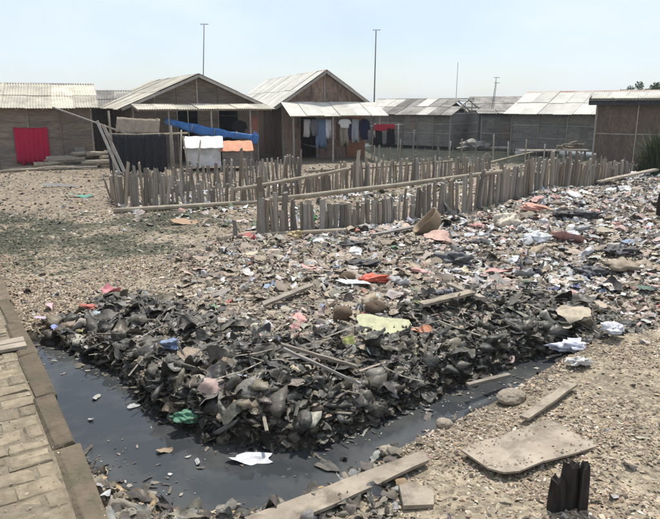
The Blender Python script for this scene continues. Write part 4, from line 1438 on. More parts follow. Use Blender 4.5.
def reeds(loc, n, h, spread, label, seed):
    r = random.Random(seed)
    mb = MB()
    for _ in range(n):
        x, y = r.gauss(0, spread), r.gauss(0, spread * 0.7)
        hh = h * r.uniform(0.25, 1.1) * math.exp(-(x / (spread * 2.2)) ** 2)
        a = r.uniform(0, 6.28)
        b = r.uniform(0.05, 0.8) * hh
        dx, dy = math.cos(a), math.sin(a)
        w = 0.014
        px, py = -dy * w, dx * w
        mb.add([(x - px, y - py, -0.05), (x + px, y + py, -0.05), (x + dx * b * 0.35 - px, y + dy * b * 0.35 - py, hh * 0.6), (x + dx * b * 0.35 + px, y + dy * b * 0.35 + py, hh * 0.6), (x + dx * b, y + dy * b, hh)],
               [(0, 1, 3, 2), (2, 3, 4)])
    root = thing('reed_clump', (loc[0], loc[1], float(hgt(loc[0], loc[1]))), label, 'reeds')
    o = mb.build('blades', 'grass', root)
    tag(o, kind='stuff')
reeds((9.78, 18.45), 1400, 1.5, 0.30, 'dark green reed clump at the right end of the near fence', 4)
reeds((10.6, 18.9), 700, 1.5, 0.35, 'second reed clump farther right at the picture edge', 5)

# ------------------------------------------------------------------ refuse: the mass (stuff) and the pieces one can pick out
def scatter(name, protos, n_idx, pos, rot, scl, cols, mat, smooth=False, cvar=0.08):
    """join many placed copies of small protos into ONE mesh"""
    V, T, K = [], [], []
    base = 0
    for p, (pv_, pt_) in enumerate(protos):
        sel = np.where(n_idx == p)[0]
        if len(sel) == 0: continue
        m = len(pv_)
        v = pv_[None] * scl[sel][:, None, :]
        v = np.einsum('nij,nkj->nki', rot[sel], v) + pos[sel][:, None, :]
        V.append(v.reshape(-1, 3))
        T.append((pt_[None] + (base + np.arange(len(sel)) * m)[:, None, None]).reshape(-1, 3))
        c = np.repeat(cols[sel], m, axis=0) * (1 + rng.uniform(-cvar, cvar, (len(sel) * m, 1)))
        K.append(c)
        base += len(sel) * m
    me = mesh_np(name, np.concatenate(V), np.concatenate(T), np.concatenate(K), smooth, M[mat])
    return link(bpy.data.objects.new(name, me))

def rand_rot(n, tilt):
    """random heading, then a tilt off the flat"""
    a = rng.uniform(0, 2 * np.pi, n)
    t = np.abs(rng.normal(0, 1, n)) * tilt
    b = rng.uniform(0, 2 * np.pi, n)
    ca, sa = np.cos(a), np.sin(a)
    Z = np.zeros((n, 3, 3))
    Z[:, 0, 0], Z[:, 0, 1], Z[:, 1, 0], Z[:, 1, 1], Z[:, 2, 2] = ca, -sa, sa, ca, 1
    k = np.stack([np.cos(b), np.sin(b), np.zeros(n)], 1)
    K = np.zeros((n, 3, 3))
    K[:, 0, 2], K[:, 1, 2], K[:, 2, 0], K[:, 2, 1] = k[:, 1], -k[:, 0], -k[:, 1], k[:, 0]
    s, c = np.sin(t)[:, None, None], (1 - np.cos(t))[:, None, None]
    Rt = np.eye(3)[None] + s * K + c * (K @ K)
    return Rt @ Z

def sample(n, x0, x1, y0, y1, dens):
    """rejection-sample positions with density function in 0..1"""
    out = []
    got = 0
    while got < n:
        x = rng.uniform(x0, x1, n * 2)
        y = rng.uniform(y0, y1, n * 2)
        # keep to what the place's visible part could show
        k = (rng.random(n * 2) < dens(x, y)) & (np.abs(x - 0.2) < y * 0.68 + 1.2)
        out.append(np.stack([x[k], y[k]], 1))
        got += k.sum()
    return np.concatenate(out)[:n]

def palette(n, cols, wts):
    c = np.array(cols)
    w = np.array(wts, float)
    k = rng.choice(len(c), n, p=w / w.sum())
    return c[k] * rng.uniform(0.72, 1.25, (n, 1)) * (1 + rng.normal(0, 0.03, (n, 3)))

def off_pave(x, y, m=0.0): return pv_off(x, y) < -0.02 - m

# shell chips: small domed shards
def chip(seed):
    r = np.random.default_rng(seed)
    n = 6
    a = np.linspace(0, 2 * np.pi, n, endpoint=False) + r.uniform(-0.3, 0.3, n)
    k = r.uniform(0.6, 1.1, n)
    asp = r.uniform(0.45, 0.95)
    v = np.stack([np.cos(a) * k, np.sin(a) * k * asp, r.uniform(-0.12, 0.05, n)], 1)
    v = np.vstack([v, [[r.uniform(-0.2, 0.2), r.uniform(-0.1, 0.1), r.uniform(0.2, 0.42)]]])
    t = np.array([(i, (i + 1) % n, n) for i in range(n)])
    return v, t
chips = [chip(s) for s in range(10)]
SHELL = [(0.45, 0.365, 0.27), (0.35, 0.272, 0.195), (0.25, 0.19, 0.138), (0.55, 0.485, 0.385), (0.14, 0.112, 0.082), (0.38, 0.28, 0.18), (0.62, 0.57, 0.48)]
SHW = [5, 6, 5, 2.2, 3.5, 3, 0.5]
def clear_hgt(x, y): return hgt(x, y)

def add_chips(name, n, box, dens, s0, s1, label, cols=SHELL, w=SHW, tilt=0.45, lift=0.35):
    p = sample(n, *box, dens)
    z = clear_hgt(p[:, 0], p[:, 1])
    s = rng.uniform(s0, s1, n) * rng.choice([0.7, 1, 1.0, 1.5], n)
    scl = np.stack([s, s, s * rng.uniform(0.7, 1.3, n)], 1)
    pos = np.column_stack([p, z + s * rng.uniform(-0.1, lift, n)])
    o = scatter(name, chips, rng.integers(0, len(chips), n), pos, rand_rot(n, tilt), scl, palette(n, cols, w), 'shell')
    return tag(o, label, 'shells', kind='stuff')

def d_right(x, y):
    sd = poly_sd(x, y, CANAL)
    return (~far_side(x, y)) * sst(0.02, 0.12, sd) * off_pave(x, y) * np.clip(1.35 - 0.14 * y, 0.3, 1)
add_chips('shell_gravel', 42000, (-1.6, 5.6, 2.5, 8.2), lambda x, y: d_right(x, y) * np.clip(0.62 + 0.75 * wob(x, y, 2.4, 5, 2), 0.18, 1), 0.007, 0.020, 'beige crushed shells covering the near right bank')
def d_left(x, y):
    sd = poly_sd(x, y, CANAL)
    return far_side(x, y) * sst(0.05, 0.2, sd) * off_pave(x, y) * (1 - 0.75 * litter_mask(x, y)) * (1 - np.clip(1.2 * heap_mask(x, y), 0, 1)) * (1 - 0.85 * sst(9.3, 11.0, y)) * (1 - 0.85 * np.clip(algae_mask(x, y) * 1.5, 0, 1))
add_chips('shell_gravel', 30000, (-9, 1.5, 5.5, 14), lambda x, y: d_left(x, y) * np.clip(0.7 + 0.7 * wob(x, y, 1.9, 5, 1), 0.15, 1), 0.011, 0.027, 'beige crushed shells on the flat ground left of the refuse heap')
def d_all(x, y):
    return (litter_mask(x, y)) * (1 - np.clip(1.3 * heap_mask(x, y), 0, 1))
add_chips('shell_gravel', 24000, (-4, 11, 5.2, 18), d_all, 0.018, 0.042, 'broken shell and grit lying through the refuse field', tilt=0.6,
          cols=[(0.38, 0.31, 0.23), (0.27, 0.22, 0.165), (0.17, 0.14, 0.11), (0.47, 0.42, 0.35), (0.55, 0.52, 0.47)], w=[5, 6, 4, 2, 0.8])
def d_yard(x, y):
    return off_pave(x, y) * (poly_sd(x, y, POND) > 0.2) * (1 - litter_mask(x, y)) * sst(9.5, 11, y) * (1 - 0.8 * np.clip(algae_mask(x, y) * 1.5, 0, 1))
add_chips('yard_debris', 16000, (-16, 14, 9.5, 27), d_yard, 0.025, 0.06, 'scattered wood chips and grit on the bare yards', tilt=0.4,
          cols=[(0.30, 0.25, 0.19), (0.22, 0.18, 0.14), (0.12, 0.105, 0.085), (0.40, 0.36, 0.30), (0.50, 0.48, 0.44)], w=[5, 6, 3, 2, 0.8])

# refuse scraps
flakes = [crumple_grid(3, 100 + s, 4, 1.1, 0.35) for s in range(10)] + [crumple_grid(3, 140 + s, 4, 1.0, 0.35, 0.35) for s in range(8)]
sheets = [crumple_grid(6, 200 + s, 6, 1.15, 0.3, 0.8) for s in range(11)] + [crumple_grid(6, 240 + s, 6, 1.1, 0.3, 0.33) for s in range(7)]
wads = [lump(300 + s, 1, 0.35, 0.6, 0.12) for s in range(8)]
def twig(seed):
    r = np.random.default_rng(seed)
    v, t = [], []
    for i, x in enumerate((-0.5, 0.0, 0.5)):
        oy, oz = r.uniform(-0.05, 0.05), r.uniform(-0.04, 0.04)
        for k in range(4):
            a = k * math.pi / 2
            v.append((x, oy + 0.035 * math.cos(a), oz + 0.035 * math.sin(a)))
    for i in range(2):
        for k in range(4):
            k2 = (k + 1) % 4
            t += [(i * 4 + k, i * 4 + k2, i * 4 + 4 + k2), (i * 4 + k, i * 4 + 4 + k2, i * 4 + 4 + k)]
    return np.array(v), np.array(t)
big_sheets = [crumple_grid(9, 400 + s, 8, 1.0, 0.3, 0.85) for s in range(14)]
twigs = [twig(s) for s in range(5)]
bagsm = [bag(600 + s, 0.6, 1) for s in range(6)]
bagmd = [bag(620 + s, 0.6, 2) for s in range(8)]
LIT = [(0.38, 0.31, 0.225), (0.29, 0.235, 0.175), (0.46, 0.40, 0.32), (0.18, 0.15, 0.12), (0.32, 0.31, 0.30), (0.48, 0.46, 0.43), (0.62, 0.60, 0.58), (0.065, 0.063, 0.065),
       (0.50, 0.33, 0.28), (0.42, 0.13, 0.10), (0.20, 0.25, 0.35), (0.33, 0.39, 0.45), (0.13, 0.22, 0.14), (0.48, 0.42, 0.20)]
LIW = [11, 11, 8, 7, 5, 4.5, 2.6, 3.2, 1.6, 0.4, 0.5, 0.7, 0.3, 0.4]

def add_scraps(name, n, box, dens, protos, s0, s1, cols, w, mat, tilt, label, cat, lift=(-0.1, 0.35), flat=(0.5, 1.0), smooth=False):
    p = sample(n, *box, dens)
    z = clear_hgt(p[:, 0], p[:, 1])
    s = s0 + (s1 - s0) * rng.random(n) ** 2.2
    scl = np.stack([s, s * rng.uniform(0.6, 1.0, n), s * rng.uniform(*flat, n)], 1)
    pos = np.column_stack([p, z + s * rng.uniform(*lift, n)])
    o = scatter(name, protos, rng.integers(0, len(protos), n), pos, rand_rot(n, tilt), scl, palette(n, cols, w), mat, smooth)
    return tag(o, label, cat, kind='stuff')
add_scraps('refuse', 17500, (-5, 11, 5.2, 18.5), lambda x, y: d_all(x, y) * np.clip(1.5 - 0.07 * y, 0.35, 1), flakes, 0.025, 0.13, LIT, LIW, 'litter', 0.42, 'mixed scraps of plastic, paper and rag across the refuse field', 'refuse', smooth=True)
PALE = [(0.60, 0.58, 0.55), (0.50, 0.45, 0.39), (0.56, 0.42, 0.37), (0.44, 0.44, 0.45), (0.66, 0.66, 0.66), (0.40, 0.44, 0.50), (0.55, 0.50, 0.36), (0.52, 0.30, 0.26)]
add_scraps('refuse', 3800, (-3, 11, 5.6, 18.5), lambda x, y: d_all(x, y) * sst(-1.5, 4.5, x + 0.35 * (y - 8)), flakes, 0.03, 0.15, PALE, [5, 5, 3, 4, 4, 1, 1, 1], 'litter', 0.4, 'pale plastic scraps thick on the right refuse slope', 'refuse', lift=(0.05, 0.4))
def d_drift(x, y):
    return d_all(x, y) * sst(-2.0, 3.5, x + 0.3 * (y - 8)) * np.clip(0.45 + 0.9 * wob(x, y, 1.5, 5, 3), 0.05, 1)
add_scraps('refuse', 1900, (-3, 11, 5.6, 18.5), d_drift, bagsm, 0.03, 0.09, PALE + [(0.05, 0.05, 0.055), (0.12, 0.12, 0.13)], [5, 4, 3, 4, 5, 1.6, 1, 1.2, 3, 2], 'litter', 0.5, 'crumpled pale and dark bags drifted over the right refuse slope', 'refuse', lift=(0.0, 0.35))
add_scraps('refuse', 2600, (-3, 11, 5.6, 18.5), d_drift, sheets, 0.07, 0.22, PALE + [(0.06, 0.06, 0.065), (0.30, 0.25, 0.19)], [5, 4, 3, 4, 5, 1.6, 1, 1.2, 3, 5], 'litter', 0.35, 'crumpled plastic film drifted over the right refuse slope', 'refuse', lift=(0.05, 0.3), smooth=True)
add_scraps('refuse', 1500, (-4, 11, 5.4, 18.5), d_all, sheets[:11], 0.13, 0.36, [(0.33, 0.265, 0.19), (0.25, 0.20, 0.148), (0.42, 0.345, 0.265), (0.30, 0.275, 0.25), (0.16, 0.135, 0.11), (0.52, 0.46, 0.40), (0.46, 0.33, 0.28)], [5, 5, 4, 2, 2, 1.5, 1.2], 'litter', 0.16, 'matted brown and grey sheets trodden into the refuse field', 'refuse', lift=(-0.05, 0.12), flat=(0.25, 0.5), smooth=True)
def d_pen(x, y):
    yl = np.interp(x, [-5, -1.6, 0, 3.5, 9.2], [14.2, 12.0, 12.2, 14.4, 19.2])
    return (y > yl) * (y < np.interp(x, [-5, 0, 6], [17.5, 19.5, 22.0])) * np.clip(0.3 + 0.9 * wob(x, y, 1.2, 4, 1), 0.05, 1)
add_scraps('refuse', 1700, (-5, 7, 12, 22), d_pen, sheets, 0.08, 0.26, PALE + [(0.12, 0.16, 0.09), (0.07, 0.07, 0.07)], [5, 4, 2, 4, 6, 1, 1, 0.6, 4, 2], 'litter', 0.3, 'pale litter blown into the stake pens', 'refuse', lift=(0.05, 0.25), smooth=True)
def d_algae(x, y): return np.clip(algae_mask(x, y), 0, 1) * off_pave(x, y)
add_chips('algae_debris', 7000, (-9, -1, 8.5, 14.5), d_algae, 0.018, 0.05, 'dark damp crumbs over the green stained ground at left', tilt=0.3,
          cols=[(0.055, 0.062, 0.036), (0.085, 0.09, 0.055), (0.035, 0.036, 0.028), (0.19, 0.165, 0.12), (0.13, 0.12, 0.085)], w=[5, 5, 3, 2, 3], lift=0.15)
add_scraps('refuse', 1600, (-5, 11, 5.2, 18.5), d_all, bagsm, 0.02, 0.08, LIT, LIW, 'litter', 0.8, 'small crumpled wads through the refuse field', 'refuse', lift=(0.0, 0.5))
add_scraps('refuse', 1900, (-5, 9, 5.0, 16), lambda x, y: np.clip(d_all(x, y) + 0.3 * heap_mask(x, y), 0, 1), twigs, 0.08, 0.40, [(0.24, 0.19, 0.14), (0.13, 0.10, 0.08), (0.36, 0.31, 0.24)], [5, 3, 2], 'litter', 0.16, 'twigs and splinters through the refuse', 'twigs', lift=(0.0, 0.1), flat=(0.6, 0.6))
add_scraps('refuse', 1500, (-9, 2, 5.5, 16), lambda x, y: d_left(x, y) * 0.9 + 0.2 * d_yard(x, y), flakes, 0.03, 0.11, LIT, LIW, 'litter', 0.4, 'sparse scraps of litter over the left shell ground', 'refuse')
add_scraps('refuse', 1100, (-7, 10, 10.5, 24), d_yard, flakes, 0.05, 0.22, LIT + [(0.66, 0.66, 0.66)], LIW + [5], 'litter', 0.4, 'pale litter lying between the rows of stakes', 'refuse')
add_scraps('refuse', 420, (-0.5, 6.0, 2.0, 7.5), d_right, flakes, 0.02, 0.09, LIT, LIW, 'litter', 0.35, 'few scraps of litter on the near right shell bank', 'refuse')
def d_kerb(x, y):
    sd = poly_sd(x, y, CANAL)
    po = -pv_off(x, y)
    return (~far_side(x, y)) * (sd > -0.22) * (sd < 0.6) * (po > 0.02) * (x < 0.5) * (y < 4.6)
KB = [(0.20, 0.17, 0.13), (0.10, 0.09, 0.075), (0.28, 0.25, 0.20), (0.05, 0.047, 0.042), (0.24, 0.24, 0.23), (0.36, 0.26, 0.14), (0.42, 0.42, 0.42)]
add_scraps('refuse', 1100, (-2.2, 0.6, 2.2, 4.7), d_kerb, sheets, 0.035, 0.17, KB, [5, 5, 4, 4, 3, 1, 0.6], 'litter', 0.35, 'sodden scraps banked against the kerb by the water', 'refuse', smooth=True)

# black sludgy plastic on the heap
BLK = [(0.038, 0.036, 0.031), (0.064, 0.058, 0.045), (0.10, 0.087, 0.064), (0.023, 0.023, 0.022), (0.15, 0.125, 0.088), (0.175, 0.166, 0.147), (0.24, 0.182, 0.12), (0.35, 0.32, 0.27)]
BLW = [7, 7, 5.5, 5, 3.2, 1.8, 2.0, 0.8]
def d_heap(x, y): return np.clip(heap_mask(x, y), 0, 1)
add_scraps('sludgy_plastic', 3600, (-3.6, 4.9, 3.9, 8), d_heap, sheets, 0.035, 0.15, BLK, BLW, 'sludge', 0.45, 'blackened plastic film and rag matted over the dark heap', 'refuse', lift=(0.0, 0.3), smooth=True)
add_scraps('sludgy_plastic', 520, (-3.6, 4.9, 3.9, 8), d_heap, big_sheets, 0.14, 0.34, BLK, BLW, 'sludge', 0.32, 'large blackened sheets of film draped over the dark heap', 'refuse', lift=(0.0, 0.18), flat=(0.4, 0.8), smooth=True)
add_scraps('sludgy_plastic', 900, (-3.6, 4.9, 3.9, 8), d_heap, bagsm, 0.02, 0.07, BLK, BLW, 'sludge', 0.6, 'sodden wads pressed into the dark heap', 'refuse', lift=(0.2, 0.8))
add_scraps('sludgy_plastic', 850, (-3.6, 4.9, 3.9, 8), d_heap, bagmd, 0.03, 0.085, BLK, BLW, 'sludge', 0.6, 'crushed blackened bags bulging from the dark heap', 'refuse', lift=(0.0, 0.4))
add_scraps('sludgy_plastic', 420, (-3.4, 4.6, 4.2, 8), d_heap, twigs, 0.10, 0.45, [(0.16, 0.13, 0.10), (0.08, 0.07, 0.06), (0.30, 0.26, 0.2)], [5, 4, 2], 'sludge', 0.3, 'twigs and strips stuck in the dark heap', 'twigs', lift=(0.1, 0.3), flat=(0.5, 0.5))
add_scraps('sludgy_plastic', 900, (-3.4, 4.6, 4.2, 8), d_heap, sheets, 0.03, 0.11, LIT + [(0.60, 0.59, 0.57)], LIW + [2], 'litter', 0.5, 'coloured and tan scraps showing through the dark heap', 'refuse', lift=(0.3, 0.6), smooth=True)
add_scraps('sludgy_plastic', 1700, (-3.6, 4.9, 3.9, 8), d_heap, bagsm + flakes[:4], 0.02, 0.07, BLK, BLW, 'sludge', 0.7, 'small blackened scraps through the dark heap', 'refuse', lift=(0.1, 0.5))
def d_edge(x, y):
    sd = poly_sd(x, y, CANAL)
    return far_side(x, y) * (sd < 0.10) * (sd > -0.05) * (x > -3.1) * (x < 3.2)
add_scraps('sludgy_plastic', 1800, (-3.3, 3.3, 3.9, 7), lambda x, y: far_side(x, y) * (poly_sd(x, y, CANAL) > 0.02) * (poly_sd(x, y, CANAL) < 0.32) * (x > -3.1) * (x < 3.2), bagsm + flakes + sheets[:5], 0.04, 0.13, BLK, BLW, 'sludge', 0.6, 'blackened scraps plastered along the foot of the dark heap', 'refuse', lift=(0.1, 0.5), smooth=True)
add_scraps('sludgy_plastic', 1500, (-3.3, 3.3, 3.9, 7), d_edge, sheets + flakes[:6], 0.04, 0.13, BLK[:5], BLW[:5], 'sludge', 0.4, 'sodden black scraps trailing into the water along the heap', 'refuse', lift=(0.2, 0.6))

# pieces one can pick out: each an object of its own
def piece_meshes(name, vfs, mat):
    out = []
    for v, t in vfs:
        out.append(mesh_np(name, v, t, None, True, M[mat]))
    return out
pm_black = piece_meshes('plastic_scrap', big_sheets, 'sludge_obj')
pm_light = piece_meshes('litter_scrap', big_sheets[:8] + [bag(500 + s, 0.55, 2) for s in range(6)], 'litter_obj')
p = sample(300, -3.2, 4.4, 4.1, 7.6, lambda x, y: d_heap(x, y) * np.clip(1.6 - 0.14 * y, 0, 1))
for k in range(300):
    x, y = p[k]
    s = 0.08 + 0.13 * rng.random() ** 1.8
    mi = int(rng.integers(len(pm_black)))
    o = bpy.data.objects.new('plastic_scrap', pm_black[mi])
    o.location = (x, y, float(hgt(x, y)) + s * rng.uniform(0.02, 0.28))
    q_ = s * (0.55 if mi >= len(big_sheets) else 1.0)
    o.scale = (q_, q_ * rng.uniform(0.6, 1), q_ * rng.uniform(0.45, 0.85))
    o.rotation_euler = (rng.normal(0.3, 0.45), rng.normal(0, 0.45), rng.uniform(0, 6.28))
    c = BLK[int(rng.choice(len(BLK), p=np.array(BLW) / sum(BLW)))]
    o.color = (*c, 1)
    link(o)
    tone = 'black' if c[0] < 0.05 else ('dark grey' if c[0] < 0.12 else 'grey brown')
    where = 'left arm' if x < -1.2 else ('bend' if x < 0.6 else ('right arm' if x < 2.0 else 'right end'))
    sdk = float(poly_sd(np.array([x]), np.array([y]), CANAL)[0])
    part = 'at the foot of' if sdk < 0.35 else ('on the slope of' if sdk < 0.7 else 'on the back of')
    size = 'large' if s > 0.13 else 'small'
    tag(o, '%s %s plastic scrap %s the dark heap, %s' % (size, tone, part, where), 'plastic scrap', 'plastic scraps on the dark heap')
kinds = [('white', (0.62, 0.62, 0.63), 58), ('pale grey', (0.40, 0.40, 0.40), 44), ('tan', (0.38, 0.30, 0.21), 54), ('brown', (0.19, 0.14, 0.10), 36), ('black', (0.03, 0.03, 0.034), 44),
         ('pink', (0.52, 0.27, 0.24), 20), ('light blue', (0.25, 0.36, 0.50), 14), ('red', (0.44, 0.06, 0.05), 8), ('yellow', (0.50, 0.42, 0.14), 8), ('dark blue', (0.035, 0.05, 0.13), 8), ('green', (0.07, 0.22, 0.10), 6)]
tot = sum(k[2] for k in kinds)
p = sample(tot, -3.5, 10.5, 5.8, 18.0, lambda x, y: d_all(x, y) * np.clip(0.25 + 0.12 * (x + 2), 0.2, 1))
order = rng.permutation(tot)
q = 0
for nm, c, cnt in kinds:
    for _ in range(cnt):
        x, y = p[order[q]]
        q += 1
        mi = int(rng.integers(len(pm_light)))
        s = (0.10 + 0.20 * rng.random() ** 1.7) * (0.55 if mi >= 8 else 1.0) * (1.3 if (x > 2.2 and nm in ('white', 'pale grey', 'black', 'pink', 'tan')) else 1.0) * (0.6 if nm in ('red', 'yellow', 'green', 'dark blue', 'light blue') else 1.0)
        o = bpy.data.objects.new('litter_scrap', pm_light[mi])
        o.location = (x, y, float(hgt(x, y)) + s * rng.uniform(0.08, 0.30))
        o.scale = (s, s * rng.uniform(0.6, 1), s * rng.uniform(0.5, 0.9))
        o.rotation_euler = (rng.normal(0.1, 0.35), rng.normal(0, 0.35), rng.uniform(0, 6.28))
        kk = rng.uniform(0.75, 1.2)
        o.color = (min(c[0] * kk, 0.8), min(c[1] * kk, 0.8), min(c[2] * kk, 0.8), 1)
        link(o)
        where = 'behind the dark heap' if y < 8 else ('midway to the near fence' if y < 10.5 else 'close to the near fence')
        side = 'left' if x < 0 else ('middle' if x < 3 else 'right')
        size = ('bunched ' if mi >= 8 else ('large ' if s > 0.18 else 'small '))
        tag(o, '%s%s scrap in the %s of the refuse field %s' % (size, nm, side, where), 'litter', 'crumpled scraps in the refuse field')

# ------------------------------------------------------------------ single finds
def find(name, vf, mat, xy, scale, rot, color, label, cat, dz=0.0, smooth=False):
    z = float(hgt(xy[0], xy[1]))
    o = np_obj(name, vf, mat, (xy[0], xy[1], z + dz), scale, rot, None, smooth or mat == 'litter_obj', color)
    return tag(o, label, cat)
bagv = lambda s, fl=0.55: bag(s, fl)
# tipped basket: a thick bowl lying on its side
def bowl():
    prof = [(0.0, 0.0), (0.12, 0.005), (0.19, 0.05), (0.24, 0.14), (0.265, 0.25), (0.275, 0.27), (0.255, 0.27), (0.235, 0.24), (0.21, 0.14), (0.165, 0.07), (0.10, 0.035), (0.0, 0.03)]
    n = 20
    vs, fs = [], []
    for rr_, z in prof:
        for k in range(n):
            a = 2 * math.pi * k / n
            q = 1 + 0.10 * math.cos(2 * a + 0.4) + 0.03 * math.sin(5 * a)
            vs.append((rr_ * q * math.cos(a), rr_ * q * math.sin(a) * 0.86, z * (1 + 0.05 * math.sin(3 * a))))
    for i in range(len(prof) - 1):
        for k in range(n):
            k2 = (k + 1) % n
            fs.append((i * n + k, i * n + k2, (i + 1) * n + k2, (i + 1) * n + k))
    mb = MB()
    mb.add(vs, fs)
    return mb
o = bowl().build('tipped_basket', 'cardboard', None, True)
o.location = (1.86, 10.75, float(hgt(1.86, 10.75)) + 0.10)
o.rotation_euler = (R(18), R(-48), R(-20))
o.scale = (1.0, 1.0, 1.0)
tag(o, 'tan basket tipped over on the refuse before the near fence', 'basket')
find('pink_sheet', crumple_grid(8, 31, 5, 0.35, 0.2, 0.7), 'litter_obj', (1.82, 10.2), (0.42, 0.42, 0.4), (0.35, 0, 0.3), (0.50, 0.30, 0.24), 'pinkish sheet lying just before the tan basket', 'sheet', 0.08)
find('plastic_bag', bagv(32), 'litter_obj', (0.52, 7.53), (0.17, 0.10, 0.11), (0, 0.1, 0.2), (0.62, 0.10, 0.05), 'bright red and orange plastic bag amid the refuse', 'bag', 0.06)
find('white_film', crumple_grid(8, 33, 8, 0.5, 0.3, 0.5), 'litter_obj', (0.30, 7.40), (0.42, 0.30, 0.3), (0.05, 0, -0.3), (0.62, 0.63, 0.64), 'stretched white plastic film beside the red bag', 'film', 0.05)
o = find('woven_mat', crumple_grid(9, 34, 4, 0.22, 0.12, 0.75), 'litter_obj', (0.50, 5.78), (0.52, 0.46, 0.5), (0.12, 0.05, -0.15), (0.42, 0.42, 0.24), 'pale yellow green sack spread on top of the dark heap', 'sack', 0.10)
for k, (x, y, s, lab) in enumerate([(-0.35, 7.37, 0.085, 'dark coconut husk at the end of the brown plank'), (0.23, 7.58, 0.09, 'dark coconut husk just left of the red bag'), (0.49, 6.35, 0.09, 'round coconut husk behind the pale green sack'), (0.12, 6.31, 0.10, 'broken coconut husk left of the round one behind the green sack')]):
    find('coconut_husk', lump(40 + k, 3, 0.30, 0.75, 0.03), 'husk', (x, y), s, (0.3 * k, 0.2, k), None, lab, 'husk', 0.05, True)
find('plastic_bag', bagv(51, 0.4), 'litter_obj', (0.51, 8.54), (0.24, 0.14, 0.13), (0, 0, 0.1), (0.02, 0.02, 0.024), 'flattened black bag behind the red bag', 'bag', 0.04)
find('plastic_bag', bagv(52, 0.4), 'litter_obj', (0.44, 10.05), (0.22, 0.14, 0.14), (0, 0, 0.4), (0.03, 0.03, 0.034), 'black bag near the foot of the near fence', 'bag', 0.04)
find('plastic_bag', bagv(53, 0.6), 'litter_obj', (1.86, 8.75), (0.26, 0.16, 0.20), (0.1, 0.2, 0.5), (0.07, 0.075, 0.085), 'big slate grey bag between the basket and the planks', 'bag', 0.08)
find('plastic_bag', bagv(54, 0.5), 'litter_obj', (1.33, 6.98), (0.15, 0.10, 0.10), (0, 0, 0.2), (0.09, 0.10, 0.13), 'bluish grey bag left of the crossed planks', 'bag', 0.05)
find('plastic_bag', bagv(55, 0.8), 'litter_obj', (3.26, 11.3), (0.26, 0.18, 0.24), (0.2, 0, 0.2), (0.60, 0.53, 0.42), 'cream coloured bag standing at the foot of the near fence', 'bag', 0.08)
find('plastic_bag', bagv(56, 0.8), 'litter_obj', (-1.49, 5.47), (0.075, 0.07, 0.08), (0, 0.2, 0.2), (0.20, 0.26, 0.40), 'round pale blue bag on the left part of the dark heap', 'bag', 0.10)
find('plastic_bag', bagv(57, 0.6), 'litter_obj', (-1.12, 4.45), (0.10, 0.07, 0.07), (0, 0.2, 0.2), (0.06, 0.20, 0.12), 'dull green bag at the water edge of the dark heap', 'bag', 0.10)
find('printed_wrapper', crumple_grid(7, 58, 5, 0.6, 0.2, 0.6), 'litter_obj', (-0.92, 4.52), (0.22, 0.2, 0.2), (0.7, 0.1, 0.2), (0.42, 0.30, 0.26), 'faded pinkish wrapper beside the green bag at the water', 'wrapper', 0.10)
find('plastic_scrap', crumple_grid(7, 59, 5, 0.6, 0.2, 0.6), 'litter_obj', (0.17, 5.3), (0.10, 0.13, 0.14), (1.0, 0.1, 0.3), (0.50, 0.50, 0.16), 'small yellow green scrap on the crest of the dark heap', 'scrap', 0.12)
find('leafy_scrap', crumple_grid(7, 60, 6, 0.9, 0.3, 0.6), 'litter_obj', (1.00, 6.42), (0.18, 0.14, 0.2), (0.5, 0.1, 0.3), (0.26, 0.36, 0.08), 'lime green scrap at the left end of the crossed planks', 'scrap', 0.08)
find('plastic_bag', bagv(62, 0.6), 'litter_obj', (2.50, 5.95), (0.21, 0.12, 0.13), (0, 0.1, 0.2), (0.60, 0.62, 0.72), 'bluish white bag at the right end of the dark heap', 'bag', 0.10)
find('plastic_bag', bagv(63, 0.6), 'litter_obj', (2.92, 6.05), (0.15, 0.10, 0.11), (0, 0.1, 0.9), (0.66, 0.67, 0.70), 'white bag farthest right on the dark heap', 'bag', 0.10)
find('cream_sheet', crumple_grid(7, 64, 5, 0.6, 0.2, 0.7), 'litter_obj', (2.62, 6.35), (0.36, 0.3, 0.3), (0.5, 0.1, 0.2), (0.48, 0.40, 0.29), 'cream sheet behind the bluish white bag on the dark heap', 'sheet', 0.14)
find('plastic_bag', bagv(65, 0.5), 'litter_obj', (-2.82, 6.99), (0.09, 0.07, 0.07), (0, 0.1, 0.2), (0.46, 0.11, 0.08), 'red bag at the left end of the dark heap', 'bag', 0.03)
find('pink_rag', crumple_grid(7, 66, 7, 0.9, 0.3, 0.6), 'litter_obj', (-2.84, 7.74), (0.24, 0.2, 0.2), (0.1, 0.1, 0.2), (0.60, 0.20, 0.24), 'bright pink rag on the left shell ground', 'rag', 0.06)
find('teal_rag', crumple_grid(7, 67, 6, 0.5, 0.3, 0.5), 'litter_obj', (-6.65, 16.5), (0.55, 0.4, 0.3), (0.1, 0.1, 0.1), (0.05, 0.30, 0.22), 'teal green rag on the bare ground before the left hut', 'rag', 0.05)
find('grey_rag', crumple_grid(7, 68, 6, 0.5, 0.3, 0.4), 'litter_obj', (-8.0, 18.4), (0.9, 0.5, 0.3), (0.1, 0.1, 0.1), (0.14, 0.14, 0.14), 'dark grey rag on the bare ground left of the stake pens', 'rag', 0.05)
find('plastic_bag', bagv(69, 0.5), 'litter_obj', (-8.4, 15.1), (0.22, 0.16, 0.16), (0, 0, 0.3), (0.035, 0.035, 0.04), 'black bag on open ground at the far left', 'bag', 0.04)
find('plastic_bag', bagv(70, 0.7), 'litter_obj', (3.3, 9.85), (0.16, 0.12, 0.14), (0, 0, 0.3), (0.70, 0.71, 0.74), 'clean white bag in the middle of the right refuse slope', 'bag', 0.06)
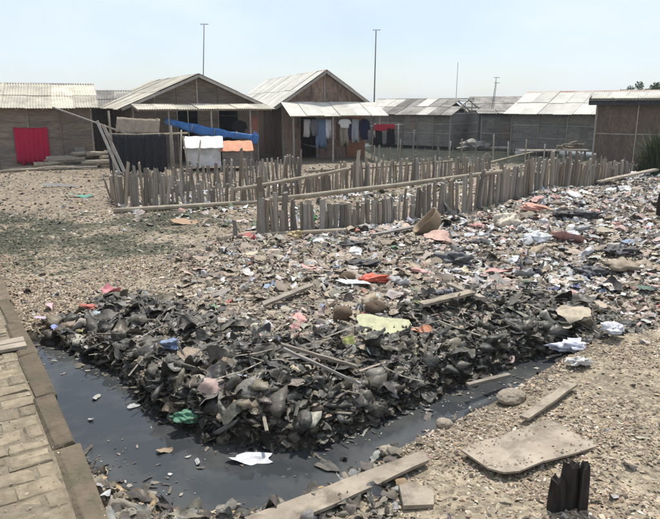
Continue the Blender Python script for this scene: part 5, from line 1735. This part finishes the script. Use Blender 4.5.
find('plastic_bag', bagv(72, 0.7), 'litter_obj', (4.0, 10.03), (0.14, 0.11, 0.13), (0, 0, 0.8), (0.66, 0.67, 0.70), 'white bag right of another white bag on the right slope', 'bag', 0.06)
find('dark_rag', crumple_grid(7, 73, 7, 0.8, 0.3, 0.6), 'litter_obj', (2.76, 7.32), (0.22, 0.18, 0.2), (0.2, 0.1, 0.2), (0.03, 0.04, 0.13), 'navy rag behind the right part of the dark heap', 'rag', 0.06)
find('dark_rag', crumple_grid(7, 74, 7, 0.8, 0.3, 0.6), 'litter_obj', (3.08, 7.5), (0.24, 0.18, 0.2), (0.2, 0.1, 1.2), (0.04, 0.05, 0.15), 'navy rag right of its twin behind the dark heap', 'rag', 0.06)
find('pink_rag', crumple_grid(7, 75, 7, 0.6, 0.3, 0.6), 'litter_obj', (2.32, 8.22), (0.34, 0.24, 0.22), (0.15, 0.1, 0.2), (0.58, 0.27, 0.25), 'salmon pink rag right of the slate grey bag', 'rag', 0.06)
find('plastic_bag', bagv(76, 0.5), 'litter_obj', (4.82, 11.72), (0.30, 0.2, 0.2), (0, 0.1, 0.2), (0.035, 0.037, 0.042), 'black bag high on the right refuse slope', 'bag', 0.06)
find('plastic_bag', bagv(77, 0.5), 'litter_obj', (3.69, 8.36), (0.22, 0.15, 0.15), (0, 0.1, 0.2), (0.06, 0.065, 0.075), 'dark grey bag low on the right refuse slope', 'bag', 0.06)
find('plastic_bag', bagv(78, 0.5), 'litter_obj', (4.39, 9.25), (0.26, 0.18, 0.18), (0, 0.1, 1.2), (0.045, 0.045, 0.05), 'charcoal bag farther right on the refuse slope', 'bag', 0.06)
find('peach_bag', bagv(79, 0.5), 'litter_obj', (4.25, 12.6), (0.30, 0.2, 0.2), (0, 0.1, 0.2), (0.60, 0.30, 0.22), 'peach coloured bag near the fence on the right slope', 'bag', 0.06)
find('orange_wrapper', crumple_grid(7, 80, 5, 0.6, 0.3, 0.6), 'litter_obj', (0.90, 5.75), (0.18, 0.14, 0.15), (0.2, 0.1, 0.2), (0.60, 0.24, 0.12), 'orange wrapper right of the pale green sack', 'wrapper', 0.08)
find('dark_green_rag', crumple_grid(7, 81, 6, 0.6, 0.3, 0.6), 'litter_obj', (3.95, 7.45), (0.26, 0.2, 0.2), (0.2, 0.1, 0.2), (0.05, 0.13, 0.09), 'dark green rag at the right edge of the refuse', 'rag', 0.06)
find('rusty_sheet', crumple_grid(7, 82, 4, 0.5, 0.2, 0.7), 'litter_obj', (-3.02, 12.7), (0.48, 0.34, 0.34), (0.1, 0.2, 0.2), (0.34, 0.19, 0.09), 'rust brown sheet on the ground left of the lying log', 'sheet', 0.06)
find('green_bottle_bag', bagv(83, 1.1), 'litter_obj', (-0.42, 11.55), (0.08, 0.07, 0.16), (0, 0.1, 0.2), (0.02, 0.32, 0.11), 'bright green bag wedged between the near fence stakes', 'bag', 0.22)
find('yellow_lump', bagv(84, 0.7), 'litter_obj', (-0.62, 10.75), (0.15, 0.12, 0.13), (0, 0.1, 0.2), (0.44, 0.33, 0.17), 'ochre lump at the foot of the near fence', 'bag', 0.05)
find('lilac_wrapper', crumple_grid(7, 85, 5, 0.6, 0.3, 0.6), 'litter_obj', (-3.15, 6.62), (0.24, 0.18, 0.16), (0.2, 0.1, 0.3), (0.46, 0.38, 0.48), 'lilac wrapper beside the kerb at the head of the water', 'wrapper', 0.06)
find('blue_wrapper', crumple_grid(7, 86, 5, 0.6, 0.3, 0.6), 'litter_obj', (-2.98, 6.38), (0.14, 0.12, 0.12), (0.2, 0.1, 1.3), (0.22, 0.28, 0.55), 'small blue wrapper where the water begins by the kerb', 'wrapper', 0.06)
find('cream_wrapper', crumple_grid(7, 87, 5, 0.6, 0.3, 0.6), 'litter_obj', (-2.92, 6.75), (0.20, 0.14, 0.15), (0.2, 0.1, 2.3), (0.55, 0.46, 0.30), 'cream wrapper right of the lilac one by the kerb', 'wrapper', 0.06)
find('pink_rag', crumple_grid(7, 88, 5, 0.6, 0.3, 0.6), 'litter_obj', (-3.35, 7.05), (0.22, 0.14, 0.15), (0.2, 0.1, 2.0), (0.60, 0.38, 0.42), 'pale pink rag behind the lilac wrapper by the kerb', 'rag', 0.06)

# planks and boards
def plank(p0, p1, w, th, mat, label, name='plank', taper=1.0, z=0.03, z1=None, seed=0):
    a, b = Vector((*p0, 0)), Vector((*p1, 0))
    d = (b - a)
    L = d.length
    r = random.Random(seed)
    n = 8
    up, lo = [], []
    for k in range(n + 1):
        t = k / n
        ww = w / 2 * (1 + (taper - 1) * t)
        up.append((L * t + (r.uniform(-0.03, 0.03) if k in (0, n) else 0), ww + r.uniform(-0.006, 0.006)))
        lo.append((L * t + (r.uniform(-0.03, 0.03) if k in (0, n) else 0), -ww + r.uniform(-0.006, 0.006)))
    o = MB().prism(lo + up[::-1], -th / 2, th / 2).build(name, mat)
    za, zb = float(hgt(*p0)) + z, float(hgt(*p1)) + (z if z1 is None else z1)
    o.location = (p0[0], p0[1], za)
    o.rotation_euler = (0, -math.atan2(zb - za, L), math.atan2(d.y, d.x))
    return tag(o, label, 'plank')
plank((-0.42, 3.06), (0.66, 3.84), 0.20, 0.022, 'board', 'wide silty plank lying across the near bank at the bottom', z=0.06, z1=0.05, taper=0.62, seed=1)
plank((-0.77, 6.8), (-0.21, 7.32), 0.09, 0.03, 'wood', 'short brown plank lying left of the red bag', z=0.08, seed=2)
plank((0.98, 6.28), (1.55, 6.48), 0.11, 0.03, 'board', 'lower brown board of the crossed planks behind the heap', z=0.13, seed=3)
plank((1.40, 7.0), (1.62, 6.30), 0.07, 0.03, 'wood', 'narrow plank crossing over a brown board behind the heap', z=0.16, seed=4)
plank((1.47, 4.28), (2.04, 4.83), 0.075, 0.022, 'board', 'narrow pale plank slanting on the shell bank behind the broad sheet', z=0.05, seed=5)
plank((1.18, 4.95), (1.62, 5.24), 0.05, 0.03, 'wood', 'grey stick lying over the narrow end of the water', z=0.42, z1=0.3, seed=6)
plank((-0.40, 4.78), (0.22, 4.66), 0.03, 0.025, 'wood', 'thin grey lath stuck on the dark heap above the water', z=0.22, z1=0.28, seed=7)
plank((-0.36, 4.70), (0.30, 4.60), 0.022, 0.02, 'batten', 'pale thin stick lying beside a lath on the dark heap', z=0.22, z1=0.2, seed=8)
# broad board on the shell bank
ol = [(0.91, 3.86), (0.97, 3.74), (1.03, 3.62), (1.12, 3.555), (1.22, 3.56), (1.40, 3.66), (1.62, 3.74), (1.86, 3.86), (1.83, 3.93), (1.77, 4.02), (1.70, 4.17), (1.64, 4.25), (1.40, 4.12), (1.22, 4.02), (1.05, 3.95)]
cx, cy = 1.35, 3.88
mb = MB()
n = len(ol)
def sag(x, y): return 0.03 * math.sin(2.2 * (x - 1.0)) - 0.03 * (y - 3.9)
vs = [(x - cx, y - cy, sag(x, y)) for x, y in ol] + [(x - cx, y - cy, sag(x, y) + 0.014) for x, y in ol] + [(0, 0, sag(cx, cy) + 0.018)]
fs = [tuple(range(n - 1, -1, -1))] + [(n + i, n + (i + 1) % n, 2 * n) for i in range(n)] + [(i, (i + 1) % n, n + (i + 1) % n, n + i) for i in range(n)]
mb.add(vs, fs)
o = mb.build('broken_board', 'board')
o.location = (cx, cy, float(hgt(cx, cy)) + 0.030)
tag(o, 'broad broken sheet of board lying flat on the near shell bank', 'board')
mb = MB()
mb.prism([(-0.11, -0.09), (0.08, -0.10), (0.12, 0.02), (0.03, 0.12), (-0.08, 0.10)], 0, 0.03)
o = mb.build('concrete_lump', 'board')
o.location = (0.53, 3.38, float(hgt(0.53, 3.38)) + 0.02)
o.rotation_euler = (0.08, 0.06, 0.2)
tag(o, 'small flat broken slab beside the wide plank at the bottom', 'slab')
find('stone', lump(91, 2, 0.25, 0.6, 0.06), 'board', (1.50, 4.72), (0.11, 0.08, 0.08), (0, 0.1, 0.3), None, 'pale stone at the edge of the shell bank behind the slanting plank', 'stone', 0.04)
find('foam_block', bag(92, 0.6), 'foam', (2.28, 5.32), (0.11, 0.075, 0.08), (0, 0.1, 0.5), None, 'white foam block at the right end of the water', 'foam', 0.05)
find('stone', lump(93, 2, 0.25, 0.7, 0.05), 'board', (0.88, 4.36), (0.07, 0.06, 0.06), (0, 0.1, 0.5), None, 'rounded stone on the near water edge', 'stone', 0.03)
find('stone', lump(94, 2, 0.25, 0.7, 0.05), 'board', (0.42, 3.98), (0.10, 0.06, 0.06), (0, 0.1, 0.5), None, 'pale stone above the upper end of the wide plank', 'stone', 0.03)
# foam and scum pieces floating on the canal
for k, (x, y, s, c, lab) in enumerate([(-0.57, 4.02, (0.30, 0.11, 0.08), (0.60, 0.62, 0.66), 'white film floating in the bend of the water'), (-1.23, 4.13, (0.10, 0.06, 0.05), (0.30, 0.22, 0.14), 'tan scrap floating left of the white film'),
                                       (-1.67, 4.83, (0.11, 0.05, 0.05), (0.40, 0.40, 0.40), 'pale scrap floating near the left edge of the heap'), (-1.30, 4.62, (0.06, 0.035, 0.03), (0.03, 0.03, 0.03), 'black scrap floating off the left side of the heap'),
                                       (-2.05, 5.0, (0.10, 0.05, 0.03), (0.34, 0.33, 0.30), 'small pale scrap floating midway along the kerb'), (-0.95, 3.98, (0.09, 0.03, 0.03), (0.34, 0.34, 0.33), 'thin grey scrap floating between tan scrap and white film'),
                                       (-0.02, 3.92, (0.16, 0.08, 0.07), (0.07, 0.065, 0.055), 'dark sodden lump breaking the water near the wide plank'), (-1.95, 4.6, (0.05, 0.03, 0.03), (0.42, 0.41, 0.40), 'tiny pale scrap floating nearest the kerb'),
                                       (0.10, 4.02, (0.06, 0.03, 0.12), (0.05, 0.045, 0.04), 'small dark stub sticking up from the water')]):
    o = np_obj('floating_scrap', crumple_grid(6, 700 + k, 6, 0.7, 0.3, 1.0), 'litter_obj', (x, y, -0.085), s, (0.05, 0.05, 0.4 * k), None, False, c)
    tag(o, lab, 'scrap')
def d_water(x, y):
    sd = poly_sd(x, y, CANAL)
    return (sd < -0.02) * np.clip(0.12 + 0.9 * np.exp(sd / 0.10) + 0.35 * wob(x, y, 2.0, 4, 2), 0, 1) * off_pave(x, y)
def water_bits(name, n, protos, s0, s1, cols, w, label):
    p = sample(n, -3.4, 2.8, 3.2, 6.4, d_water)
    s = s0 + (s1 - s0) * rng.random(n) ** 2.5
    scl = np.stack([s, s * rng.uniform(0.4, 1.0, n), s * 0.35], 1)
    pos = np.column_stack([p, np.full(n, -0.094) + s * 0.02])
    o = scatter(name, protos, rng.integers(0, len(protos), n), pos, rand_rot(n, 0.08), scl, palette(n, cols, w), 'litter', True)
    tag(o, label, 'refuse', kind='stuff')
water_bits('floating_specks', 520, flakes + chips, 0.008, 0.035, [(0.30, 0.27, 0.22), (0.10, 0.09, 0.08), (0.45, 0.44, 0.42), (0.04, 0.04, 0.04)], [3, 4, 1.5, 3], 'specks and crumbs floating on the ditch water')
water_bits('floating_specks', 70, sheets, 0.05, 0.13, [(0.09, 0.08, 0.065), (0.16, 0.14, 0.11), (0.05, 0.05, 0.05), (0.26, 0.25, 0.23)], [4, 3, 4, 1], 'half sunk scraps along the margins of the ditch water')
# grit trodden onto the pavement, the boards and the kerb
def grit_on(name, n, pts, s0, s1, label, cols=SHELL, w=SHW):
    s = rng.uniform(s0, s1, n)
    o = scatter(name, chips, rng.integers(0, len(chips), n), pts, rand_rot(n, 0.3), np.stack([s, s, s * 0.8], 1), palette(n, cols, w), 'shell')
    tag(o, label, 'grit', kind='stuff')
uu, vv = rng.uniform(1.0, 8.0, 2600), rng.beta(0.7, 1.2, 2600) * 2.4 + 0.02
pp = PV0[None] + PVD[None] * uu[:, None] + PVN[None] * vv[:, None]
grit_on('path_grit', 2600, np.column_stack([pp, np.full(2600, PZ + 0.006)]), 0.003, 0.010, 'grit and shell crumbs trodden onto the brick path')
bt = rng.uniform(0, 1, (300, 2))
bx_ = 0.95 + 0.85 * bt[:, 0]
by_ = 3.60 + 0.55 * bt[:, 1]
kp = poly_sd(bx_, by_, np.array(ol)) < -0.005
kp &= (poly_sd(bx_, by_, np.array(ol)) > -0.10) | (rng.random(300) < 0.15)
bx_, by_ = bx_[kp], by_[kp]
bz_ = float(hgt(cx, cy)) + 0.050 + np.array([sag(a, b) for a, b in zip(bx_, by_)])
grit_on('board_grit', len(bx_), np.column_stack([bx_, by_, bz_]), 0.004, 0.014, 'shell crumbs scattered over the broad broken board')
# lying log and ground pole of the pens
pole('lying_log', (-2.05, 11.0, 0.05 + float(hgt(-2.05, 11.0))), (-1.22, 11.05, 0.08 + float(hgt(-1.22, 11.05))), 0.065, 0.06, 'stake', 'short grey log lying at the left end of the near fence', 'log')
pole('long_pole', (-4.9, 13.9, 0.07), (-1.73, 15.1, 0.09), 0.06, 0.05, 'bamboo', 'pale bamboo pole lying on the ground along the left pen', 'pole')
pole('long_pole', (-1.3, 10.95, 0.12), (0.35, 11.2, 0.16), 0.05, 0.045, 'bamboo', 'tan pole lying at the foot of the near fence stakes', 'pole')
plank((0.75, 10.6), (1.55, 11.1), 0.10, 0.03, 'batten', 'pale flat lath lying left of the tan basket', z=0.08, seed=9)
# boards bridging the pavement
for k, (uu, lab) in enumerate([(5.98, 'nearer of two weathered boards laid across the brick path'), (6.10, 'second weathered board laid across the brick path')]):
    a, b = pv(uu, 0.05), pv(uu, 1.5)
    o = MB().bar((0, 0, 0), b - a, 0.105, 0.022).build('path_board', 'board')
    o.location = (a.x, a.y, PZ + 0.022)
    o.rotation_euler = (0, 0, 0.0)
    tag(o, lab, 'board')
# dark stump at the bottom right: three split uprights
st = thing('dark_stump', (1.40, 3.22, float(hgt(1.40, 3.22))), 'dark split post standing on the near bank at bottom right', 'stump')
def splinter(ol, h, jag, seed):
    r = random.Random(seed)
    n = len(ol)
    lev = (-0.2, h * 0.25, h * 0.5, h * 0.75, h)
    vs = []
    cxx, cyy = sum(p[0] for p in ol) / n, sum(p[1] for p in ol) / n
    prof = [r.uniform(0.75, 1.15) for _ in range(n)]
    for li, z in enumerate(lev):
        for i, (x, y) in enumerate(ol):
            k = prof[i] * (1 + r.uniform(-0.05, 0.05)) * (1.0 - 0.07 * li)
            vs.append((cxx + (x - cxx) * k, cyy + (y - cyy) * k, z + (r.uniform(-jag, jag) if li == len(lev) - 1 else 0)))
    vs.append((cxx, cyy, h - jag * 0.8))
    fs = []
    for li in range(len(lev) - 1):
        fs += [(li * n + i, li * n + (i + 1) % n, (li + 1) * n + (i + 1) % n, (li + 1) * n + i) for i in range(n)]
    t = (len(lev) - 1) * n
    fs += [(t + i, t + (i + 1) % n, len(vs) - 1) for i in range(n)]
    mb = MB()
    mb.add(vs, fs)
    return mb
def ring(cx, cy, rx, ry, n=11): return [(cx + rx * math.cos(6.2832 * k / n), cy + ry * math.sin(6.2832 * k / n)) for k in range(n)]
splinter(ring(-0.066, 0.0, 0.058, 0.05), 0.20, 0.03, 1).build('split_post', 'dark_wood', st)
splinter(ring(0.01, 0.02, 0.06, 0.055), 0.275, 0.03, 2).build('split_post', 'dark_wood', st)
splinter(ring(0.084, 0.0, 0.036, 0.045), 0.285, 0.025, 3).build('split_post', 'dark_wood', st)
# dark post at the right edge of the refuse
o = bpy.data.objects.new('wooden_post', STAKES[3].copy())
o.data.materials.clear()
o.data.materials.append(M['dark_wood'])
o.location = (6.24, 11.6, float(hgt(6.24, 11.6)))
o.scale = (0.07, 0.07, 0.45)
link(o)
tag(o, 'short blackened post at the far right edge of the refuse', 'post')

# ------------------------------------------------------------------ thin sea haze over the whole place
hz_m = bpy.data.materials.new('haze')
hz_m.use_nodes = True
hn = hz_m.node_tree
hn.nodes.clear()
ho = hn.nodes.new('ShaderNodeOutputMaterial')
hv = hn.nodes.new('ShaderNodeVolumePrincipled')
hv.inputs['Color'].default_value = (0.86, 0.93, 1.0, 1)
hv.inputs['Density'].default_value = 0.0007
hv.inputs['Anisotropy'].default_value = 0.2
hn.links.new(hv.outputs['Volume'], ho.inputs['Volume'])
hz = MB().box(-950, 950, -350, 1550, -2.0, 9.0).build('haze', hz_m)
tag(hz, kind='stuff')
